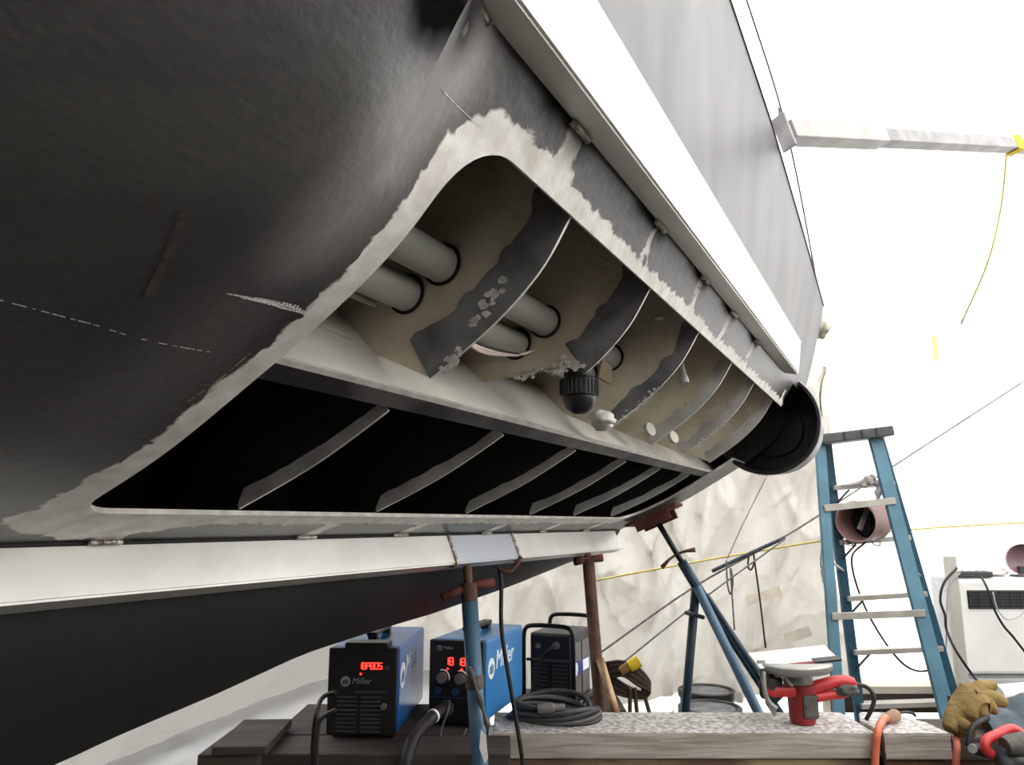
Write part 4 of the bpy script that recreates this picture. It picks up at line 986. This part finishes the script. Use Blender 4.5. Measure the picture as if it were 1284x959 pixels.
# ================================================================== orange cord, glove, red grinder
M_or = mat('orange_rubber', (196, 96, 62), .5, 0, (210, 116, 84), scale=8)
g0 = on_z(1118, 905, ZB)
oc = thing('extension_cord', 'orange extension cord with dusty plug hanging over the timber edge', 'cord', (g0.x, 2.55, ZB)); ro = lambda v: Vector(v) - oc.location
tube('cord', [ro(v) for v in spline([at(1112, 900, 2.68), at(1107, 903, 2.62), at(1101, 917, 2.548), at(1098, 940, 2.542), at(1097, 975, 2.54)], 7)], .012, M_or, oc, 10)
lathe('plug', [(.012, 0), (.020, .01), (.021, .045), (.014, .055), (0, .056)], ro(at(1110, 904, 2.68)), (.8, .15, .35), mat('dusty_plug', (150, 118, 98), .7, 0, (170, 140, 120), scale=20), oc, 14)
tube('lead', [ro(v) for v in spline([at(1122, 897, 2.70), at(1132, 893, 2.72), at(1144, 894, 2.74), at(1148, 898, 2.74)], 6)], .005, M_cable, oc, 6)
tag(tube('orange_cord', spline([at(1198, 925, 2.45), at(1200, 934, 2.39), at(1199, 950, 2.375), at(1197, 980, 2.37)], 6), .010, mat('dull_orange_rubber', (150, 78, 58), .6), None, 8), 'dull orange cord dropping from under the leather glove', 'cord')
tag(tube('dark_cord', spline([at(1104, 912, 2.552), at(1106, 930, 2.545), at(1109, 950, 2.54), at(1111, 980, 2.54)], 6), .006, M_cable, None, 8), 'black cord hanging beside the orange extension cord', 'cord')
M_glove = mat('ochre_suede', (112, 92, 52), .95, 0, (154, 132, 80), scale=9, bump=.8, bscale=50)
def skin(name, verts, edges, radii, m, parent=None, sub=2):
    me = bpy.data.meshes.new(name); me.from_pydata([tuple(v) for v in verts], edges, []); me.update(); o = link(name, me, m, parent)
    sm = o.modifiers.new('skin', 'SKIN'); sm.use_smooth_shade = True
    for i, r in enumerate(radii): me.skin_vertices[0].data[i].radius = r if isinstance(r, tuple) else (r, r)
    me.skin_vertices[0].data[0].use_root = True
    if sub: ss = o.modifiers.new('sub', 'SUBSURF'); ss.levels = ss.render_levels = sub
    return o
yg = 2.47
gp = [at(1203, 922, yg - .05), at(1207, 905, yg - .03), at(1210, 886, yg), at(1218, 870, yg + .01),      # cuff, palm
      at(1232, 862, yg), at(1250, 858, yg), at(1246, 874, yg - .02), at(1264, 884, yg - .03), at(1240, 882, yg - .03), at(1252, 896, yg - .04),
      at(1228, 890, yg - .04), at(1236, 904, yg - .05), at(1196, 896, yg - .03), at(1190, 918, yg - .05)]
gl = thing('work_glove', 'ochre suede work glove draped over the timber beside the red grinder', 'glove', Vector((gp[2].x, yg, ZB - .01)))
gr = skin('glove_body', [Vector(v) - gl.location for v in gp], [(0, 1), (1, 2), (2, 3), (3, 4), (4, 5), (2, 6), (6, 7), (2, 8), (8, 9), (2, 10), (10, 11), (2, 12), (12, 13)], [.046, .050, .052, .040, .026, .014, .028, .013, .026, .013, .024, .014, .030, .022], M_glove, gl)
# red grinder lying at the corner of the bench
yr = 2.30; gc = at(1268, 930, yr)
gd = thing('angle_grinder', 'red angle grinder with grey grip lying beside the leather glove', 'grinder', (gc.x, yr + .10, ZB - .082)); rg_ = lambda u, v, dy=0: at(u, v, yr + dy) - gd.location
tube('loop_handle', spline([rg_(1292, 930, .02), rg_(1270, 914, .02), rg_(1252, 920, .0), rg_(1236, 930, -.02), rg_(1240, 944, -.02), rg_(1262, 945, .0), rg_(1290, 945, .0)], 6), .014, M_sred, gd, 10)
lathe('motor', [(0, 0), (.035, 0), (.042, .02), (.042, .16), (.03, .18), (0, .18)], rg_(1256, 955, .03), (1, .1, .1), M_sred, gd, 22)
lathe('grip', [(0, 0), (.024, 0), (.030, .02), (.030, .12), (0, .12)], rg_(1260, 936, -.05), (1, .1, .12), M_tape, gd, 18)
lump('gear_head', rg_(1272, 952, -.03), .045, M_wdk, gd, (1.2, .9, 1), 14)
lathe('lock_button', [(0, 0), (.012, 0), (.012, .012), (0, .012)], rg_(1220, 938, .0), (-.6, -.8, .1), M_smet, gd, 14)
tube('neck', [rg_(1222, 938, .02), rg_(1240, 944, .02)], .016, M_wdk, gd, 12)
tag(tube('grinder_cord', spline([at(1238, 900, yg - .06), at(1228, 905, yg - .09), at(1218, 915, yg - .10), at(1214, 935, yg - .11)], 6), .009, M_cable, None, 8), 'thick black cord end curving between the glove and the red grinder', 'cord')
# blue grey cloth and white bottle at the far right of the bench
def cloth_fn(a, b):
    x = lerp(at(1238, 900, 2.6).x, at(1320, 900, 2.6).x, a); y = lerp(2.56, 2.86, b)
    return Vector((x, y, ZB + .012 + .075 * math.sin(math.pi * min(1, b * 1.1)) * (.4 + .6 * a) + .02 * nz((x * 9, y * 9, 0)) + .012 * nz((x * 25, y * 20, 4)) - .012))
tag(grid('cloth', 30, 24, cloth_fn, mat('blue_grey_cloth', (58, 68, 76), .95, 0, (80, 92, 98), scale=10, bump=.5)), 'crumpled blue grey cloth bunched behind the red grinder', 'cloth')
wb_ = at(1256, 872, 2.9); bt = lathe('roll', [(0, 0), (.03, 0), (.034, .01), (.034, .13), (.02, .135), (0, .135)], (0, 0, 0), (1, .15, .03), M_acw, None, 20)
bt.location = (wb_.x, 2.92, wb_.z); tag(bt, 'white roll lying behind the leather glove', 'roll')
sb = box('roll_board', (wb_.x + .15, 2.98, wb_.z - .040 - .012), (.5, .2, .03), M_dark); 
tag(sb, 'dark board the white roll lies on', 'board')

# ================================================================== buckets and leads on the floor
def bucket(label, u, v, h, r, m, ml, lid=True, sc=1.0, z0=0.0, y=None):
    c = on_z(u, v, z0 + h) if y is None else at(u, v, y); b = thing('bucket', label, 'bucket', (c.x, c.y, z0), group=None)
    lathe('tub', [(0, .0), (r * .86, .0), (r * .88, .006), (r, h - .02), (r, h - .005), (r * .97, h - .005), (r * .85, .01), (0, .01)], (0, 0, 0), (0, 0, 1), m, b, 36)
    if lid:
        l = lathe('lid', [(r * 1.05, -.035), (r * 1.06, -.03), (r * 1.06, .0), (r * 1.0, .006), (r * .93, .004), (r * .90, -.006), (0, -.006)], (0, 0, h), (0, 0, 1), m, b, 40)
        disc('lid_dust', (0, 0, h - .0055), r * .84, (0, 0, 1), ml, l, .001, 36)
    else:
        lathe('rim', [(r * .97, h - .02), (r * 1.05, h - .02), (r * 1.05, h), (r * .97, h)], (0, 0, 0), (0, 0, 1), m, b, 36)
        disc('contents', (0, 0, h - .03), r * .95, (0, 0, 1), ml, b)
    bh = Vector((0, 0, h - .06)); tube('bail', spline([bh + Vector((-r * 1.02, 0, 0)), bh + Vector((-r * .7, -r * .85, -.04)), bh + Vector((0, -r * 1.12, -.05)), bh + Vector((r * .7, -r * .85, -.04)), bh + Vector((r * 1.02, 0, 0))], 6), .003, M_smet, b, 6)
    return b
M_lid = mat('dusty_black_lid', (74, 74, 75), .8, 0, (112, 112, 112), scale=20); M_bw = mat('white_bucket', (222, 222, 218), .5)
bucket('black lidded bucket with dusty lid behind the long timber', 890, 886, .384, .155, M_black, M_lid, y=4.2)
bucket('taller black lidded bucket just behind the dusty lidded one', 886, 872, .40, .150, M_black, M_lid, y=4.53)
bucket('white bucket full of white powder beside the black buckets', 812, 890, .36, .132, M_bw, M_bw, False, y=4.28)
# brown leads with a yellow plug behind the rusty post
hp_ = at(785, 845, 3.45)
hk = thing('lead_bundle', 'bundle of brown leads with yellow connector slung behind the rusty prop', 'cable bundle', Vector((hp_.x, 3.45, 0))); rh = lambda u, v, dy=0: at(u, v, 3.45 + dy) - hk.location
M_brl = mat('brown_lead', (74, 58, 44), .7, 0, (104, 84, 64), scale=12)
for k in range(6):
    dv = 4 * k
    tube('lead', spline([rh(758, 832 + dv, .05), rh(780, 830 + dv * .8, .0), rh(800, 838 + dv, -.02), rh(814, 856 + dv * .5, -.02), rh(806, 868 + dv * .3, 0), rh(785, 860 + dv * .6, .02), rh(765, 846 + dv, .05)], 6), .009, M_brl if k % 2 else mat('dark_brown_lead', (50, 40, 34), .7), hk, 7)
for a, b in ((796, 800), (806, 818), (790, 790)): tube('lead_tail', spline([rh(a, 862, 0), rh((a + b) / 2, 885, 0), rh(b, 905, -.0)], 5) + [Vector((rh(b, 905, 0).x, .02, .02))], .009, M_brl, hk, 7)
lathe('connector', [(0, 0), (.024, 0), (.026, .02), (.026, .05), (0, .05)], rh(789, 836, -.03), (.85, 0, .5), mat('yellow_plug', (206, 178, 40), .5), hk, 18)
lathe('connector_grip', [(0, 0), (.018, 0), (.022, .04), (0, .042)], rh(778, 842, -.03), (.85, 0, .5), mat('ochre_plug', (126, 98, 48), .6), hk, 16)
lathe('stand_can', [(0, 0), (.10, 0), (.10, .40), (.085, .42), (0, .42)], Vector((0.0, .08, 0)), (0, 0, 1), M_wdk, hk, 24)

# ================================================================== ropes, brace pole, tape
M_rope = mat('grey_rope', (92, 88, 84), .9, 0, (124, 120, 114), scale=40); M_ropeb = mat('dark_blue_rope', (44, 52, 62), .9, 0, (62, 70, 78), scale=40); M_yrope = mat('yellow_string', (196, 172, 96), .8, 0, (214, 194, 120), scale=30)
yw = 4.30
def rope(name, pix, r, m, label, y=yw, n=6):
    return tag(tube(name, spline([at(q[0], q[1], q[2] if len(q) > 2 else y) for q in pix], n), r, m, None, 6), label, 'rope')
rope('rope', [(742, 826, 4.4), (870, 736), (985, 672, 4.36), (1060, 624, 4.62), (1130, 578, 4.75), (1290, 474, 4.9)], .006, M_rope, 'long grey rope slanting up behind the tripod stand and ladder')
rope('rope', [(772, 838, 4.25), (880, 752, 4.22), (984, 676, 4.22)], .005, M_rope, 'lower grey rope running parallel under the long slanting rope')
rope('doubled_rope', [(893, 716, 4.27), (940, 694, 4.27), (984, 674, 4.27)], .011, M_ropeb, 'thick dark blue doubled length of rope between two knots')
rope('yellow_string', [(745, 728, 4.36), (830, 712, 4.36), (915, 697, 4.36), (1030, 678, 4.5), (1140, 664, 4.6), (1300, 654, 4.7)], .006, M_yrope, 'yellow string stretched level along the plastic wall')
rope('thin_line', [(965, 590, 4.45), (935, 650, 4.36), (912, 700, 4.28)], .003, M_rope, 'thin line dropping from the round tube to the doubled rope')
rope('cord_loop', [(911, 702, 4.24), (912, 730, 4.24), (916, 745, 4.24), (919, 730, 4.24), (916, 712, 4.24), (918, 745, 4.24), (921, 790, 4.24)], .0045, M_rope, 'grey cord hanging in a narrow loop from the doubled rope')
rope('black_cord_loop', [(939, 695, 4.24), (938, 710, 4.24), (942, 714, 4.24), (946, 704, 4.24), (945, 696, 4.24), (952, 745, 4.24), (960, 812, 4.24)], .005, M_cable, 'black cord looped on the doubled rope and hanging straight down')
# wire beside the sheer
rope('stay_wire', [(930, -20, 2.2), (988, 170, 2.55), (1030, 385, 3.2)], .0035, mat('wire_rope', (120, 116, 110), .5, .4), 'thin wire running down beside the upper edge of the hull', n=8)
# brace pole
sx = s_at(975, 165, .268); P0 = W(sx, .245, 1.12 * 1.0); P0 = at(984, 166, W(sx, .25, 1.15).y); P1 = at(1300, 184, 3.15)
M_polea = mat('bright_aluminium', (150, 148, 144), .5, .1, (172, 170, 166), scale=8)
M_poleb = mat('scuffed_aluminium', (118, 117, 117), .5, .1, (150, 148, 148), scale=12)
bp0 = P0.copy(); pl = thing('brace_pole', 'telescopic aluminium pole bracing the hull side', 'pole', bp0); dx = (P1 - P0); R_ = basis(dx, (0, 1, 0))
l1 = (at(1086, 173, lerp(P0.y, P1.y, .33)) - P0).length
box('outer_tube', dx.normalized() * (l1 / 2 + .01), (l1, .062, .062), M_polea, pl, .004, R_)
ltot = dx.length * 1.35
box('inner_tube', dx.normalized() * (l1 + (ltot - l1) / 2), (ltot - l1, .052, .052), M_poleb, pl, .004, R_)
box('end_plate', dx.normalized() * -.004, (.012, .05, .115), M_poleb, pl, .002, R_)
tube('bolt', [Vector((-.012, 0, .03)), Vector((-.012, 0, .085))], .004, M_wdk, pl, 6)
bs = P0.lerp(P1, min((abs(pix(P0.lerp(P1, k / 200))[0] - 1270), k / 200) for k in range(201))[1]); sl = thing('yellow_strap', 'yellow strap wound round the brace pole', 'strap', bs)
for k in range(3): box('strap_turn', dx.normalized() * (.018 * (k - 1)), (.017, .060 + .004 * k, .066 + .003 * k), mat('yellow_strap_web', (232, 200, 40), .7, 0, (240, 212, 60), scale=20), sl, .004, R_)
rope('strap_tail', [(1262, 194, 3.0), (1255, 260, 3.1), (1238, 330, 3.2), (1205, 406, 3.4)], .0045, M_yrope, 'thin yellow tail of the strap curving down to the plastic wall')
pe = P0 + dx.normalized() * (ltot + .03)
po = box('shed_post', (0, 0, pe.z / 2 + .3), (.09, .09, pe.z + .6), M_beam, None, .004); po.location = (pe.x + .045, pe.y, 0); tag(po, 'timber post at the shed side that takes the end of the brace pole', 'post')
# wad of tape at the stem, scraps of tape on the film
wd = at(1030, 408, 3.2); wo = lump('tape_wad', (0, 0, 0), .045, mat('tan_film_wad', (168, 158, 142), .7, 0, (214, 206, 192), scale=16, bump=.5), None, (.8, .8, 1.2), 8); wo.location = wd
tag(wo, 'tan crumpled wad of film at the foot of the stay wire', 'wad')
def scrap(u0, v0, u1, v1, w, col, label, y=5.36):
    a, b = at(u0, v0, y), at(u1, v1, y); d = (b - a).normalized(); n_ = Vector((-d.z, 0, d.x)) * w
    bm = bmesh.new(); k = 8
    rows = [[bm.verts.new(a.lerp(b, j / k) + n_ * sg + Vector((0, -.16 + .01 * nz((j, sg, u0)), 0))) for sg in (-1, 1)] for j in range(k + 1)]
    for A, B in zip(rows, rows[1:]): bm.faces.new((A[0], A[1], B[1], B[0]))
    r = bmesh.ops.extrude_face_region(bm, geom=bm.faces[:]); bmesh.ops.translate(bm, verts=[g for g in r['geom'] if isinstance(g, bmesh.types.BMVert)], vec=(0, .002, 0))
    o = bmo('tape_strip', bm, mat('tape_%d' % sum(col), col, .6), bpy.data.objects['wall_back' if y > 4.8 else 'plastic_sheet']); o['label'] = label
scrap(1156, 428, 1159, 458, .016, (226, 222, 96), 'bright yellow tape strip stuck on the white film')
scrap(1180, 500, 1196, 530, .02, (208, 202, 190), 'grey tape strip stuck on the film above the slanting rope')
scrap(926, 750, 968, 738, .03, (206, 196, 178), 'tan tape patch on the sheet beside the black cord', 4.86)
scrap(972, 796, 1004, 786, .03, (206, 198, 182), 'tan tape patch lower on the sheet near the saw', 4.86)
scrap(1185, 500, 1236, 496, .010, (226, 220, 190), 'pale yellow tape strip above the slanting rope')
